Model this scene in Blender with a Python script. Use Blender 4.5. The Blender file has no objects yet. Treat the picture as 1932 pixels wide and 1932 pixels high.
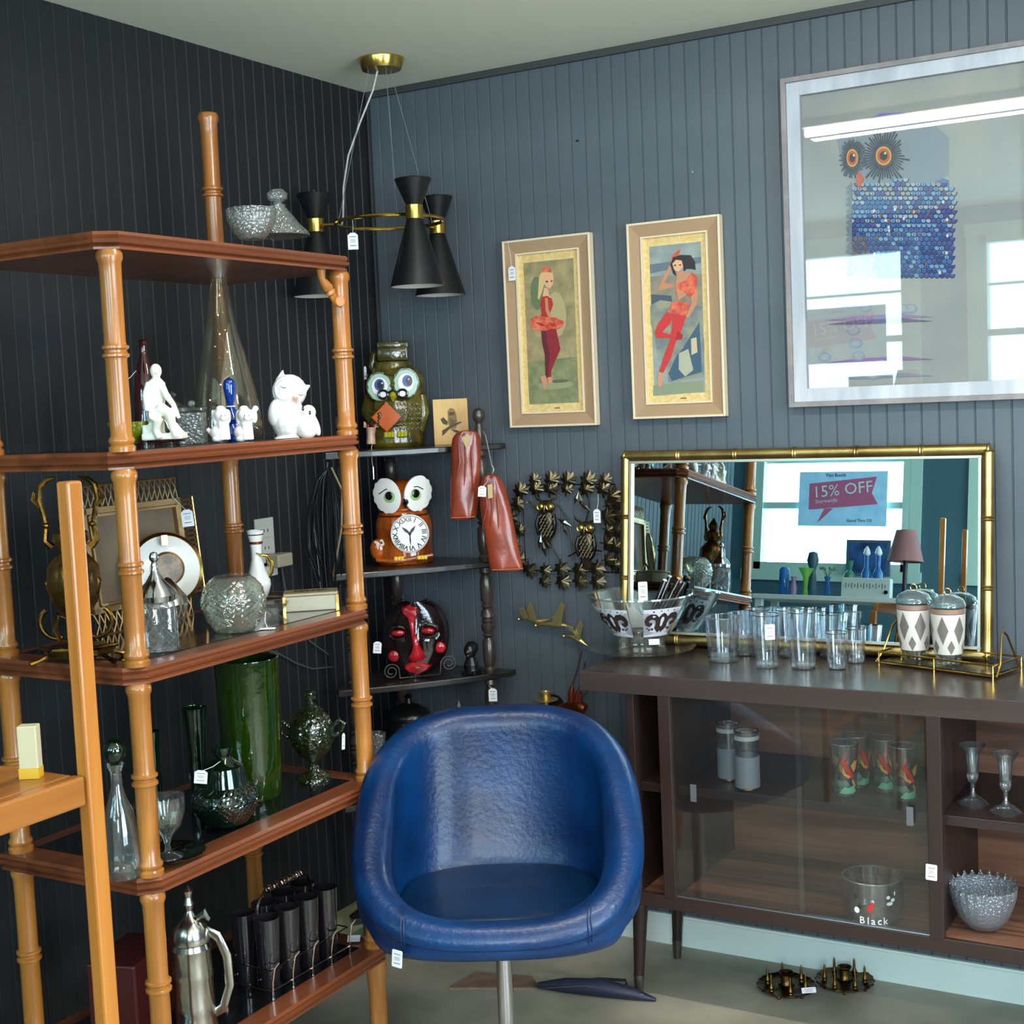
import bpy, bmesh, math, random
from mathutils import Vector, Matrix, Euler
random.seed(7)
SC = bpy.context.scene
COL = SC.collection
PI = math.pi
# ------------------------------------------------------------------ camera (image taken as 1932 x 1932)
FPX = 2589.4
CAM = Vector((2.3142, -3.2775, 1.47))
YAW, PITCH, ROLL = -0.5245, -0.0825, -0.0444
CY = -YAW                      # rotation about z that turns local -Y to the camera
FWD = Vector((math.sin(YAW)*math.cos(PITCH), math.cos(YAW)*math.cos(PITCH), math.sin(PITCH)))
_r = Vector((math.cos(YAW), -math.sin(YAW), 0)); _u = _r.cross(FWD)
RT = _r*math.cos(ROLL) + _u*math.sin(ROLL)
UP = -_r*math.sin(ROLL) + _u*math.cos(ROLL)
cam_d = bpy.data.cameras.new('camera'); cam = bpy.data.objects.new('camera', cam_d); COL.objects.link(cam)
cam_d.sensor_width = 36; cam_d.lens = 36*FPX/1932; cam_d.clip_start = .05
M3 = Matrix((RT, UP, -FWD)).transposed()
cam.matrix_world = Matrix.Translation(CAM) @ M3.to_4x4()
SC.camera = cam
# ------------------------------------------------------------------ world, exposure, lights
SC.view_settings.view_transform = 'Standard'; SC.view_settings.look = 'None'
SC.view_settings.gamma = 1; SC.view_settings.use_curve_mapping = False
SC.view_settings.exposure = 0.35
SC.cycles.max_bounces = 10; SC.cycles.transparent_max_bounces = 40
SC.cycles.caustics_reflective = False; SC.cycles.caustics_refractive = False
SC.cycles.sample_clamp_indirect = 6
w = bpy.data.worlds.new('sky'); SC.world = w; w.use_nodes = True
bg = w.node_tree.nodes['Background']; bg.inputs[0].default_value = (.72, .92, 1, 1); bg.inputs[1].default_value = 2.2
def area(name, loc, rot, sx, sy, power, col):
    l = bpy.data.lights.new(name, 'AREA'); l.shape = 'RECTANGLE'; l.size = sx; l.size_y = sy
    l.energy = power; l.color = col
    o = bpy.data.objects.new(name, l); COL.objects.link(o); o.location = loc; o.rotation_euler = rot
    return o
WY = -4.2                       # front wall of the shop (behind the camera)
WX = 4.4                        # right wall
WIN = [(-.36, .50, 1.34, 2.2), (.86, 1.72, 1.34, 2.2), (2.25, 3.35, .80, 2.2)]       # the two front windows x0,x1,z0,z1
RWIN = (-3.5, -1.5, .5, 2.15)                                   # shop window in the right wall y0,y1,z0,z1
for i, (a, b, c_, d) in enumerate(WIN):
    area('window_daylight', ((a+b)/2, WY-.22, (c_+d)/2), (PI/2, 0, 0), b-a, d-c_, 26 if i < 2 else 95, (.42, .84, 1) if i < 2 else (.86, .92, 1))
area('shop_window_daylight', (WX+.22, (RWIN[0]+RWIN[1])/2, (RWIN[2]+RWIN[3])/2), (PI/2, 0, PI/2), RWIN[1]-RWIN[0], RWIN[3]-RWIN[2], 130, (.74, .88, 1))
# ------------------------------------------------------------------ pixel rays
def ray(px, py): return FWD*FPX + RT*(px-966) - UP*(py-966)
def hitp(o, D, x=None, y=None, z=None):
    if x is not None: t = (x-o.x)/D.x
    elif y is not None: t = (y-o.y)/D.y
    else: t = (z-o.z)/D.z
    return o + D*t
def U(px, py, **k): return hitp(CAM, ray(px, py), **k)
def depth(P): return (Vector(P)-CAM).dot(FWD)
def proj(P):
    v = Vector(P)-CAM
    return 966+FPX*v.dot(RT)/v.dot(FWD), 966-FPX*v.dot(UP)/v.dot(FWD)
def on(px, z, x=None, y=None):
    """point of height z on the plane x= or y= that shows in column px"""
    k = (px-966)/FPX; n = RT - FWD*k
    if x is not None: return Vector((x, CAM.y - (n.x*(x-CAM.x)+n.z*(z-CAM.z))/n.y, z))
    return Vector((CAM.x - (n.y*(y-CAM.y)+n.z*(z-CAM.z))/n.x, y, z))
MB_, MT_ = Vector((0, -.092, .832)), Vector((0, -.0405, 1.311))   # mirror foot and top (y,z)
_mt = (MT_-MB_).normalized(); MYAW = 0.0; MN = Matrix.Rotation(MYAW, 3, 'Z') @ Vector((0, -_mt.z, _mt.y)); MLEN = (MT_-MB_).length; MB_.x = MT_.x = 1.243
def MR(px, py, **k):
    """point seen in the leaning mirror at a pixel, on the plane given"""
    D = ray(px, py); t = (MB_-CAM).dot(MN)/D.dot(MN); P = CAM + D*t
    return hitp(P, D - MN*2*D.dot(MN), **k)
class Fr:
    """scale of a thing standing at P: turns picture offsets into metres in the thing's own frame"""
    def __init__(s, P):
        s.P = Vector(P); s.px, s.py = proj(P); s.s = depth(P)/FPX
        a, b = proj(s.P+Vector((0, 0, .1))); s.l = (a-s.px)/(b-s.py)
    def x(s, px, py): return ((px-s.px)-s.l*(py-s.py))*s.s
    def z(s, py): return (s.py-py)*s.s
    def c(s, px, py, y=0): return (s.x(px, py), y, s.z(py))
# ------------------------------------------------------------------ materials
def lin(v):
    v /= 255
    return v/12.92 if v <= .04045 else ((v+.055)/1.055)**2.4
def rgb(r, g, b): return (lin(r), lin(g), lin(b), 1)
_m = {}
def mat(name, col=(128, 128, 128), rough=.5, metal=0, bump=0, bscale=60, col2=None, vscale=8, stretch=(1, 1, 1), emit=0, coat=0, spec=.5, detail=4, wave=False, lo=.35, hi=.65):
    if name in _m: return _m[name]
    m = bpy.data.materials.new(name); m.use_nodes = True; N = m.node_tree; p = N.nodes['Principled BSDF']; L = N.links
    c = rgb(*col)
    p.inputs['Base Color'].default_value = c; p.inputs['Roughness'].default_value = rough; p.inputs['Metallic'].default_value = metal
    p.inputs['Coat Weight'].default_value = coat; p.inputs['Coat Roughness'].default_value = .08
    p.inputs['Specular IOR Level'].default_value = spec
    if emit: p.inputs['Emission Color'].default_value = c; p.inputs['Emission Strength'].default_value = emit
    if col2 or bump:
        tc = N.nodes.new('ShaderNodeTexCoord'); mp = N.nodes.new('ShaderNodeMapping'); mp.inputs['Scale'].default_value = stretch
        L.new(tc.outputs['Object'], mp.inputs['Vector'])
    if col2:
        nz = N.nodes.new('ShaderNodeTexNoise'); nz.inputs['Scale'].default_value = vscale; nz.inputs['Detail'].default_value = detail
        if wave: nz.inputs['Distortion'].default_value = .8
        L.new(mp.outputs[0], nz.inputs['Vector'])
        cr = N.nodes.new('ShaderNodeValToRGB'); cr.color_ramp.elements[0].position = lo; cr.color_ramp.elements[1].position = hi
        cr.color_ramp.elements[0].color = c; cr.color_ramp.elements[1].color = rgb(*col2)
        L.new(nz.outputs['Fac'], cr.inputs[0]); L.new(cr.outputs[0], p.inputs['Base Color'])
    if bump:
        n2 = N.nodes.new('ShaderNodeTexNoise'); n2.inputs['Scale'].default_value = bscale; n2.inputs['Detail'].default_value = 3
        L.new(mp.outputs[0], n2.inputs['Vector'])
        b = N.nodes.new('ShaderNodeBump'); b.inputs['Strength'].default_value = bump; b.inputs['Distance'].default_value = .004
        L.new(n2.outputs['Fac'], b.inputs['Height']); L.new(b.outputs[0], p.inputs['Normal'])
    _m[name] = m
    return m
def glass(name, tint=(240, 248, 250), rough=.02, edge=.35, bump=0, bscale=80, spec=1.0, milk=0, vor=False, gain=1.5):
    """thin clear glass: lets light straight through, tinted, with a Fresnel gloss that grows to the rim"""
    if name in _m: return _m[name]
    m = bpy.data.materials.new(name); m.use_nodes = True; N = m.node_tree; L = N.links
    N.nodes.remove(N.nodes['Principled BSDF']); out = N.nodes['Material Output']
    tr = N.nodes.new('ShaderNodeBsdfTransparent'); gl = N.nodes.new('ShaderNodeBsdfGlossy'); gl.inputs['Roughness'].default_value = rough
    gl.inputs['Color'].default_value = (spec, spec, spec, 1)
    lw = N.nodes.new('ShaderNodeLayerWeight'); lw.inputs['Blend'].default_value = .5
    t = rgb(*tint); mc = N.nodes.new('ShaderNodeMix'); mc.data_type = 'RGBA'
    mc.inputs['A'].default_value = t; mc.inputs['B'].default_value = (t[0]*edge, t[1]*edge, t[2]*edge, 1)
    pw = N.nodes.new('ShaderNodeMath'); pw.operation = 'POWER'; pw.inputs[1].default_value = 2.2
    L.new(lw.outputs['Facing'], pw.inputs[0]); L.new(pw.outputs[0], mc.inputs['Factor']); L.new(mc.outputs['Result'], tr.inputs[0])
    fr = N.nodes.new('ShaderNodeFresnel'); fr.inputs['IOR'].default_value = 1.5
    ad = N.nodes.new('ShaderNodeMath'); ad.operation = 'MULTIPLY_ADD'; ad.inputs[1].default_value = gain; ad.inputs[2].default_value = .02; ad.use_clamp = True
    L.new(fr.outputs[0], ad.inputs[0]); mn = N.nodes.new('ShaderNodeMath'); mn.operation = 'MINIMUM'; mn.inputs[1].default_value = .42; L.new(ad.outputs[0], mn.inputs[0])
    mx = N.nodes.new('ShaderNodeMixShader'); L.new(mn.outputs[0], mx.inputs[0]); L.new(tr.outputs[0], mx.inputs[1]); L.new(gl.outputs[0], mx.inputs[2])
    last = mx
    if milk:
        df = N.nodes.new('ShaderNodeBsdfDiffuse'); df.inputs[0].default_value = t
        m2 = N.nodes.new('ShaderNodeMixShader'); m2.inputs[0].default_value = milk
        L.new(mx.outputs[0], m2.inputs[1]); L.new(df.outputs[0], m2.inputs[2]); last = m2
    if bump:
        tc = N.nodes.new('ShaderNodeTexCoord')
        nz = N.nodes.new('ShaderNodeTexVoronoi' if vor else 'ShaderNodeTexNoise'); nz.inputs['Scale'].default_value = bscale
        L.new(tc.outputs['Object'], nz.inputs['Vector'])
        b = N.nodes.new('ShaderNodeBump'); b.inputs['Strength'].default_value = bump; b.inputs['Distance'].default_value = .004
        L.new(nz.outputs[0], b.inputs['Height'])
        for q in (gl, fr, lw): L.new(b.outputs[0], q.inputs['Normal'])
    L.new(last.outputs[0], out.inputs[0])
    _m[name] = m
    return m
def wood(name, c1, c2, rough=.35, axis=2, scale=14, coat=0, bump=.15):
    st = [1, 1, 1]; st[axis] = .06
    return mat(name, c1, rough, 0, bump, scale*4, c2, scale, st, coat=coat, detail=6, wave=True)
# ------------------------------------------------------------------ mesh builder
class B:
    def __init__(s): s.v = []; s.f = []; s.m = []
    def add(s, vs, fs, mi=0):
        o = len(s.v); s.v += [tuple(v) for v in vs]; s.f += [tuple(i+o for i in f) for f in fs]; s.m += [mi]*len(fs); return s
    def box(s, c, d, mi=0, rot=None, bev=0):
        x, y, z = d[0]/2, d[1]/2, d[2]/2
        if bev:
            bm = bmesh.new(); bmesh.ops.create_cube(bm, size=1)
            for v in bm.verts: v.co = Vector((v.co.x*d[0], v.co.y*d[1], v.co.z*d[2]))
            bmesh.ops.bevel(bm, geom=bm.edges[:], offset=min(bev, min(d)*.45), segments=2, profile=.5, affect='EDGES')
            bm.verts.ensure_lookup_table(); bm.verts.index_update()
            vs = [v.co.copy() for v in bm.verts]; fs = [[v.index for v in f.verts] for f in bm.faces]; bm.free()
        else:
            vs = [Vector((a*x, b*y, e*z)) for a in (-1, 1) for b in (-1, 1) for e in (-1, 1)]
            fs = [(0, 1, 3, 2), (4, 6, 7, 5), (0, 4, 5, 1), (2, 3, 7, 6), (0, 2, 6, 4), (1, 5, 7, 3)]
        if rot is not None:
            R = Euler(rot).to_matrix(); vs = [R @ v for v in vs]
        c = Vector(c)
        return s.add([v+c for v in vs], fs, mi)
    def lathe(s, prof, seg=28, c=(0, 0, 0), mi=0, sq=1, fn=None, a0=0, closed=False):
        """prof = [(r,z)..]; fn(r,z,a)->r lets the outline wave"""
        c = Vector(c); vs = []; fs = []
        for r, z in prof:
            for i in range(seg):
                a = a0+2*PI*i/seg; q = max(r, 1e-5)
                if fn: q = fn(q, z, a)
                vs.append(c+Vector((q*math.cos(a), q*math.sin(a)*sq, z)))
        n = len(prof)
        for j in range(n-1 if not closed else n):
            j2 = (j+1) % n
            for i in range(seg):
                k = (i+1) % seg
                fs.append((j*seg+i, j*seg+k, j2*seg+k, j2*seg+i))
        if not closed:
            if prof[0][0] > 1e-4: fs.append(tuple(range(seg))[::-1])
            if prof[-1][0] > 1e-4: fs.append(tuple((n-1)*seg+i for i in range(seg)))
        return s.add(vs, fs, mi)
    def tube(s, pts, r, seg=8, mi=0, cyc=False, caps=True, flat=1):
        pts = [Vector(p) for p in pts]; n = len(pts)
        if not hasattr(r, '__len__'): r = [r]*n
        vs = []; fs = []; up = None
        for i, p in enumerate(pts):
            a = pts[(i-1) % n] if (cyc or i > 0) else p; b = pts[(i+1) % n] if (cyc or i < n-1) else p
            t = (b-a)
            t = t.normalized() if t.length > 1e-9 else Vector((0, 0, 1))
            if up is None:
                up = Vector((0, 0, 1)) if abs(t.z) < .9 else Vector((1, 0, 0))
            side = t.cross(up)
            if side.length < 1e-6: side = t.orthogonal()
            side.normalize(); up = side.cross(t).normalized()
            for k in range(seg):
                an = 2*PI*k/seg; vs.append(p+(side*math.cos(an)+up*math.sin(an)*flat)*r[i])
        for i in range(n if cyc else n-1):
            j = (i+1) % n
            for k in range(seg):
                l = (k+1) % seg; fs.append((i*seg+k, i*seg+l, j*seg+l, j*seg+k))
        if caps and not cyc: fs += [tuple(range(seg))[::-1], tuple((n-1)*seg+k for k in range(seg))]
        return s.add(vs, fs, mi)
    def ball(s, c, r, mi=0, seg=16, rings=10, rot=None):
        if not hasattr(r, '__len__'): r = (r, r, r)
        R = Euler(rot).to_matrix() if rot else None; c = Vector(c); vs = []; fs = []
        for j in range(1, rings):
            th = PI*j/rings
            for i in range(seg):
                a = 2*PI*i/seg; v = Vector((r[0]*math.sin(th)*math.cos(a), r[1]*math.sin(th)*math.sin(a), r[2]*math.cos(th)))
                vs.append((R @ v if R else v)+c)
        t = Vector((0, 0, r[2])); b = -t
        vs += [(R @ t if R else t)+c, (R @ b if R else b)+c]; T = len(vs)-2
        for j in range(rings-2):
            for i in range(seg):
                k = (i+1) % seg; fs.append((j*seg+i, (j+1)*seg+i, (j+1)*seg+k, j*seg+k))
        for i in range(seg):
            k = (i+1) % seg; fs.append((T, i, k)); fs.append((T+1, (rings-2)*seg+k, (rings-2)*seg+i))
        return s.add(vs, fs, mi)
    def prism(s, pts, h, mi=0, O=(0, 0, 0), X=(1, 0, 0), Y=(0, 0, 1), N=(0, -1, 0)):
        """flat outline pts (u,v) in the plane O+uX+vY, thickness h along N"""
        O, X, Y, N = Vector(O), Vector(X), Vector(Y), Vector(N); n = len(pts)
        a = [O+X*u+Y*v for u, v in pts]; b = [p+N*h for p in a]
        fs = [tuple(range(n, 2*n)), tuple(range(n))[::-1]] + [(i, (i+1) % n, n+(i+1) % n, n+i) for i in range(n)]
        return s.add(a+b, fs, mi)
    def build(s, name, mats, parent=None, smooth=True, loc=None, rot=None, fuse=0, sm=0, sub=0, bev=0):
        me = bpy.data.meshes.new(name); me.from_pydata([tuple(v) for v in s.v], [], s.f)
        if not isinstance(mats, (list, tuple)): mats = [mats]
        for m in mats: me.materials.append(m)
        me.polygons.foreach_set('material_index', s.m)
        me.validate(); me.update()
        o = bpy.data.objects.new(name, me); COL.objects.link(o)
        if fuse or sub or bev or sm:
            bm = bmesh.new(); bm.from_mesh(me); bmesh.ops.recalc_face_normals(bm, faces=bm.faces[:]); bm.to_mesh(me); bm.free()
            if fuse: r = o.modifiers.new('r', 'REMESH'); r.mode = 'VOXEL'; r.voxel_size = fuse
            if sm: q = o.modifiers.new('s', 'SMOOTH'); q.iterations = sm; q.factor = .5
            if bev: q = o.modifiers.new('b', 'BEVEL'); q.width = bev; q.segments = 2; q.limit_method = 'ANGLE'
            if sub: q = o.modifiers.new('u', 'SUBSURF'); q.levels = sub; q.render_levels = sub
            dg = bpy.context.evaluated_depsgraph_get(); dg.update()
            m2 = bpy.data.meshes.new_from_object(o.evaluated_get(dg)); o.modifiers.clear(); o.data = m2; me = m2
            if fuse:
                me.materials.clear()
                for m in mats: me.materials.append(m)
        else:
            bm = bmesh.new(); bm.from_mesh(me); bmesh.ops.recalc_face_normals(bm, faces=bm.faces[:]); bm.to_mesh(me); bm.free()
        if smooth:
            me.polygons.foreach_set('use_smooth', [True]*len(me.polygons))
            if smooth is True and not fuse: me.set_sharp_from_angle(angle=math.radians(38))
        if loc is not None: o.location = loc
        if rot is not None: o.rotation_euler = rot
        if parent is not None: o.parent = parent
        return o
def thing(name, label, cat, loc=(0, 0, 0), rz=0, group=None):
    o = bpy.data.objects.new(name, None); COL.objects.link(o); o.empty_display_size = .02
    o.location = loc; o.rotation_euler = (0, 0, rz)
    return tag(o, label, cat, group)
def tag(o, label, cat, group=None):
    o['label'] = label; o['category'] = cat
    if group: o['group'] = group
    return o
def struct(o): o['kind'] = 'structure'; return o
def text(s, size, name, m, parent, loc, rot, depth_=.0004, ax='CENTER', bold=0):
    cu = bpy.data.curves.new(name, 'FONT'); cu.body = s; cu.size = size; cu.align_x = ax; cu.align_y = 'CENTER'; cu.extrude = depth_; cu.offset = bold*size; cu.resolution_u = 2
    t = bpy.data.objects.new(name, cu); COL.objects.link(t)
    dg = bpy.context.evaluated_depsgraph_get(); me = bpy.data.meshes.new_from_object(t.evaluated_get(dg))
    bpy.data.objects.remove(t); me.materials.clear(); me.materials.append(m)
    o = bpy.data.objects.new(name, me); COL.objects.link(o); o.location = loc; o.rotation_euler = rot; o.parent = parent
    return o
CARD = mat('tag_card', (238, 236, 240), .6); PRINT = mat('tag_print', (120, 116, 124), .7); STRING = mat('tag_string', (225, 222, 215), .8)
def price_tag(parent, c, w_=.024, h_=.036, rz=0, tilt=0, frm=None, shape='label'):
    """white price tag: card with printed lines, the string a sub-part"""
    b = B(); cw, ch = w_/2, h_/2
    if shape == 'label': pts = [(-cw, -ch), (cw, -ch), (cw, ch*.7), (cw*.45, ch), (-cw*.45, ch), (-cw, ch*.7)]
    else: pts = [(-cw, -ch*.9), (-cw*.85, -ch), (cw*.85, -ch), (cw, -ch*.9), (cw, ch*.9), (cw*.85, ch), (-cw*.85, ch), (-cw, ch*.9)]
    b.prism(pts, .0006)
    for k, (v, ww, hh) in enumerate(((.48, .62, .09), (.16, .5, .05), (.0, .55, .05), (-.16, .45, .05), (-.58, .6, .1))):
        b.prism([(-cw*ww, ch*v), (cw*ww, ch*v), (cw*ww, ch*(v+hh)), (-cw*ww, ch*(v+hh))], .0002, 1, O=(0, -.0006, 0))
    o = b.build('price_tag', [CARD, PRINT], parent, False, c, (0, tilt, rz))
    if frm is not None:
        R = Euler((0, tilt, rz)).to_matrix(); q = R.inverted() @ (Vector(frm)-Vector(c)); t = Vector((0, -.0004, ch*.85))
        mid = (q+t)/2 + Vector((.002, 0, -.002))
        B().tube([t, mid, q], .0006, 5).build('tag_string', STRING, o)
    return o
# ------------------------------------------------------------------ the room
H = 2.354; LY = -2.9; BX = -1.5; NB = .0405
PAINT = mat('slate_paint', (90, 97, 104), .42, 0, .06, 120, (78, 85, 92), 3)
DARKW = mat('charcoal_wall', (27, 28, 31), .55, 0, .06, 120, (22, 23, 26), 3)  # left wall and corner trim, a darker tone than the back wall
TEAL = mat('teal_paint', (70, 104, 116), .5, 0, .05, 90)
def board(name, m, parent, L):
    W = NB; p = [(0, .003), (.0022, .0), (.0375, 0), (.0392, .003), (W, .003)]
    b = B(); n = len(p)
    b.add([(x, y, 0) for x, y in p]+[(x, y, L) for x, y in p], [(i, i+1, n+i+1, n+i) for i in range(n-1)])
    return b.build(name, m, parent, False)
wb = struct(B().box(((BX+WX)/2, .06, H/2), (WX-BX+.2, .108, H)).build('wall_back', PAINT, None, False))
b0 = board('board', PAINT, wb, H); nb = int(WX/NB)
for i in range(nb):
    o = b0 if i == 0 else b0.copy()
    if i: COL.objects.link(o)
    o.location = (i*NB, 0, 0)
wl = struct(B().box((-.06, LY/2, H/2), (.108, -LY, H)).build('wall_left', DARKW, None, False))
b1 = board('board', DARKW, wl, H)
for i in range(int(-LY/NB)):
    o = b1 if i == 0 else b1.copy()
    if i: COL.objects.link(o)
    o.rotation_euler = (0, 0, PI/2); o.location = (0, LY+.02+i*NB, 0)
struct(B().tube([(.006, -.006, 0), (.006, -.006, H)], .007, 8).build('trim_1', DARKW))
# return of the left wall, far walls behind the camera
struct(B().box(((BX)/2-.06, LY-.05, H/2), (-BX-.0, .1, H)).build('wall_return', TEAL, None, False))
struct(B().box((BX-.05, (LY+WY)/2, H/2), (.1, -WY+LY, H)).build('wall_far_left', TEAL, None, False))
b = B(); xs = [BX] + [v for q in WIN for v in q[:2]] + [WX]
for i in range(0, len(xs), 2): b.box(((xs[i]+xs[i+1])/2, WY-.06, H/2), (xs[i+1]-xs[i], .12, H))
for a, c_, z0, z1 in WIN:
    b.box(((a+c_)/2, WY-.06, z0/2), (c_-a, .12, z0)); b.box(((a+c_)/2, WY-.06, (z1+H)/2), (c_-a, .12, H-z1))
struct(b.build('wall_front', TEAL, None, False))
b = B(); y0, y1, z0, z1 = RWIN
b.box((WX+.05, (WY+y0)/2, H/2), (.1, y0-WY, H)); b.box((WX+.05, (y1+0)/2, H/2), (.1, -y1, H))
b.box((WX+.05, (y0+y1)/2, z0/2), (.1, y1-y0, z0)); b.box((WX+.05, (y0+y1)/2, (z1+H)/2), (.1, y1-y0, H-z1))
struct(b.build('wall_right', TEAL, None, False))
WINP = mat('window_paint', (196, 222, 208), .45)
PANE = glass('window_glass', (250, 252, 252), .01, .8)
for n, (a, c_, z0, z1) in enumerate(WIN):
    m = (a+c_)/2; zm = 1.70 if n < 2 else 1.5
    b = B()
    for x in (a+.02, c_-.02): b.box((x, WY-.03, (z0+z1)/2), (.04, .09, z1-z0))
    for z in (z0+.02, z1-.02): b.box((m, WY-.03, z), (c_-a, .09, .04))
    for x in (a-.03, c_+.03): b.box((x, WY+.008, (z0+z1)/2), (.06, .016, z1-z0+.1))
    for z in (z0-.03, z1+.03): b.box((m, WY+.010, z), (c_-a+.14, .02, .06))
    o = struct(b.build('window_%d' % (n+1), WINP, None, False))
    B().box((m, WY-.02, zm), (c_-a-.04, .05, .035)).build('sash_rail', WINP, o, False)
    B().box((m, WY-.04, zm+.25), (c_-a-.04, .02, .014)).build('muntin', WINP, o, False)
    B().box((m, WY-.045, (z0+z1)/2), (c_-a-.08, .003, z1-z0-.08)).build('pane', PANE, o, False)
y0, y1, z0, z1 = RWIN; b = B()
for y in (y0+.025, (y0+y1)/2, y1-.025): b.box((WX+.05, y, (z0+z1)/2), (.08, .05, z1-z0))
for z in (z0+.025, z1-.025): b.box((WX+.05, (y0+y1)/2, z), (.08, y1-y0, .05))
o = struct(b.build('window_4', WINP, None, False))
B().box((WX+.05, (y0+y1)/2, (z0+z1)/2), (.004, y1-y0-.05, z1-z0-.05)).build('pane', PANE, o, False)
CONC = mat('concrete', (178, 170, 152), .45, 0, .1, 30, (128, 126, 112), 3.2, detail=8)
struct(B().box(((BX+WX)/2, WY/2, -.05), (WX-BX+.2, -WY+.3, .1)).build('floor', CONC, None, False))
struct(B().box(((BX+WX)/2, WY/2, H+.05), (WX-BX+.2, -WY+.3, .1)).build('ceiling', mat('ceiling_paint', (250, 247, 226), .7), None, False))
MINT = mat('mint_trim', (226, 244, 238), .4)
o = B().box((WX/2, -.0065, .0375), (WX-.02, .013, .075)).box((WX/2, -.005, .078), (WX-.02, .010, .006)).build('baseboard_back', MINT, None, False); struct(o)
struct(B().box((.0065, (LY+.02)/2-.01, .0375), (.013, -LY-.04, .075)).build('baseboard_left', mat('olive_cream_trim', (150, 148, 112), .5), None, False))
struct(B().box((WX/2, -.006, H-.009), (WX-.02, .012, .018)).build('trim_2', mat('ceiling_trim', (60, 62, 60), .5), None, False))
# ceiling tubes: the first one is mirrored in the owl picture
TUBE = mat('tube_light', (255, 250, 240), .4, emit=22)
for n, (x, y) in enumerate(((1.46, -1.35), (3.4, -1.35), (2.9, -2.9))):
    t = thing('ceiling_light', ['fluorescent tube light on the ceiling above the sideboard', 'fluorescent tube light on the ceiling at the right end of the back wall', 'fluorescent tube light on the ceiling behind the viewer'][n], 'light', (x, y, H), 0, 'ceiling tube lights')
    B().box((0, 0, -.012), (1.24, .07, .024)).build('housing', mat('white_enamel', (230, 230, 228), .4), t, False)
    B().tube([(-.6, 0, -.04), (.6, 0, -.04)], .013, 12).build('tube', TUBE, t)
    area('tube_glow', (x, y, H-.065), (0, 0, 0), 1.15, .05, (11, 22, 15)[n], (1, .95, .88))
# ------------------------------------------------------------------ sideboard
DW = wood('walnut_dark', (54, 38, 35), (36, 26, 25), .38, 0, 10)
DWV = wood('walnut_dark_upright', (56, 39, 36), (38, 27, 26), .38, 2, 10)
DWB = wood('walnut_back', (150, 104, 80), (84, 57, 46), .4, 0, 22)
TOPM = wood('sideboard_top_finish', (74, 62, 58), (58, 48, 46), .22, 0, 8, bump=.05)
x0, x1, yf, yb, zt, zb = .945, 2.27, -.4314, -.035, .821, .2735
sb = thing('sideboard', 'long dark walnut sideboard with sliding glass doors on tapered legs', 'sideboard', ((x0+x1)/2, -.23, 0))
cx_, cy_ = (x0+x1)/2, -.23
def bb(a, b_, c_, d, e, f, B_=None, mi=0, bev=.0015): return (B_ or B()).box(((a+b_)/2-cx_, (c_+d)/2-cy_, (e+f)/2), (abs(b_-a), abs(d-c_), abs(f-e)), mi, bev=bev)
bb(.833, 2.36, yf-.004, -.012, zt-.046, zt).build('top_board', TOPM, sb, False)
bb(x0, x1, yf, yb, zb, zb+.024).build('bottom_board', DWB, sb, False)
bb(x0, x1, yb-.008, yb, zb, zt-.046).build('back_panel', DWB, sb, False)
PX0, PX1 = 1.052, 1.640
for a, b_ in ((x0, x0+.02), (x1-.02, x1)): bb(a, b_, yf if a > 1 else yf+.01, yb, zb+.024, zt-.046).build('side_panel', DWV, sb, False)
for a in (PX0-.018, PX1-.004): bb(a, a+.024, yf+.016, yb-.008, zb+.024, zt-.046).build('divider', DWV, sb, False)
for a in (PX0-.021, PX1-.003): bb(a, a+.030, yf-.002, yf+.018, zb+.024, zt-.046).build('door_post', DWV, sb, False)
ZS = .548
for a, b_ in ((x0+.02, PX0-.018), (PX0+.006, PX1-.004), (PX1+.02, x1-.02)):
    bb(a, b_, yf+.035, yb-.008, ZS-.012, ZS+.010).build('shelf', DW, sb, False)
bb(x0-.0, x1+.0, yf-.001, yf+.012, zb-.002, zb+.03).build('front_rail', DW, sb, False)
DOORG = glass('door_glass', (246, 247, 247), .015, .9, spec=.75, milk=.006, gain=.85)
TRK = mat('metal_track', (150, 150, 150), .3, .8)
bb(PX0+.009, 1.365, yf+.004, yf+.008, zb+.032, zt-.048, bev=0).build('glass_door', DOORG, sb, False)
bb(1.352, PX1-.003, yf+.011, yf+.015, zb+.032, zt-.048, bev=0).build('glass_door', DOORG, sb, False)
bb(PX0+.009, PX1-.003, yf+.001, yf+.017, zb+.0295, zb+.033).build('door_track', TRK, sb, False)
for px, py in ((1307, 1497), (1716, 1541)):
    P = U(px, py, y=yf-.001); bb(P.x-.007, P.x+.007, yf+.001, yf+.0035, P.z-.02, P.z+.02, bev=0).build('finger_pull', glass('frosted_pull', (150, 152, 160), .3, .6, milk=.35), sb, False)
BRT = mat('leg_tip_metal', (120, 112, 106), .35, .9)
def leg(x, y, dx, dy):
    b = B(); b.tube([(x-cx_-dx, y-cy_-dy, zb-.001), (x-cx_-dx*.15, y-cy_-dy*.15, .05)], [.021, .0125], 16)
    o = b.build('leg', DWV, sb); B().tube([(x-cx_-dx*.15, y-cy_-dy*.15, .051), (x-cx_, y-cy_, 0)], [.0135, .010], 16).build('leg_tip', BRT, o)
leg(.905, -.325, -.016, .0); leg(.905, -.085, -.016, .01); leg(2.28, -.325, .05, 0); leg(2.28, -.085, .05, .02)
P = U(1758, 1645, y=yf); price_tag(sb, (P.x-cx_, yf-.003-cy_, P.z), .0235, .034, 0, .03, shape='rect')
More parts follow.
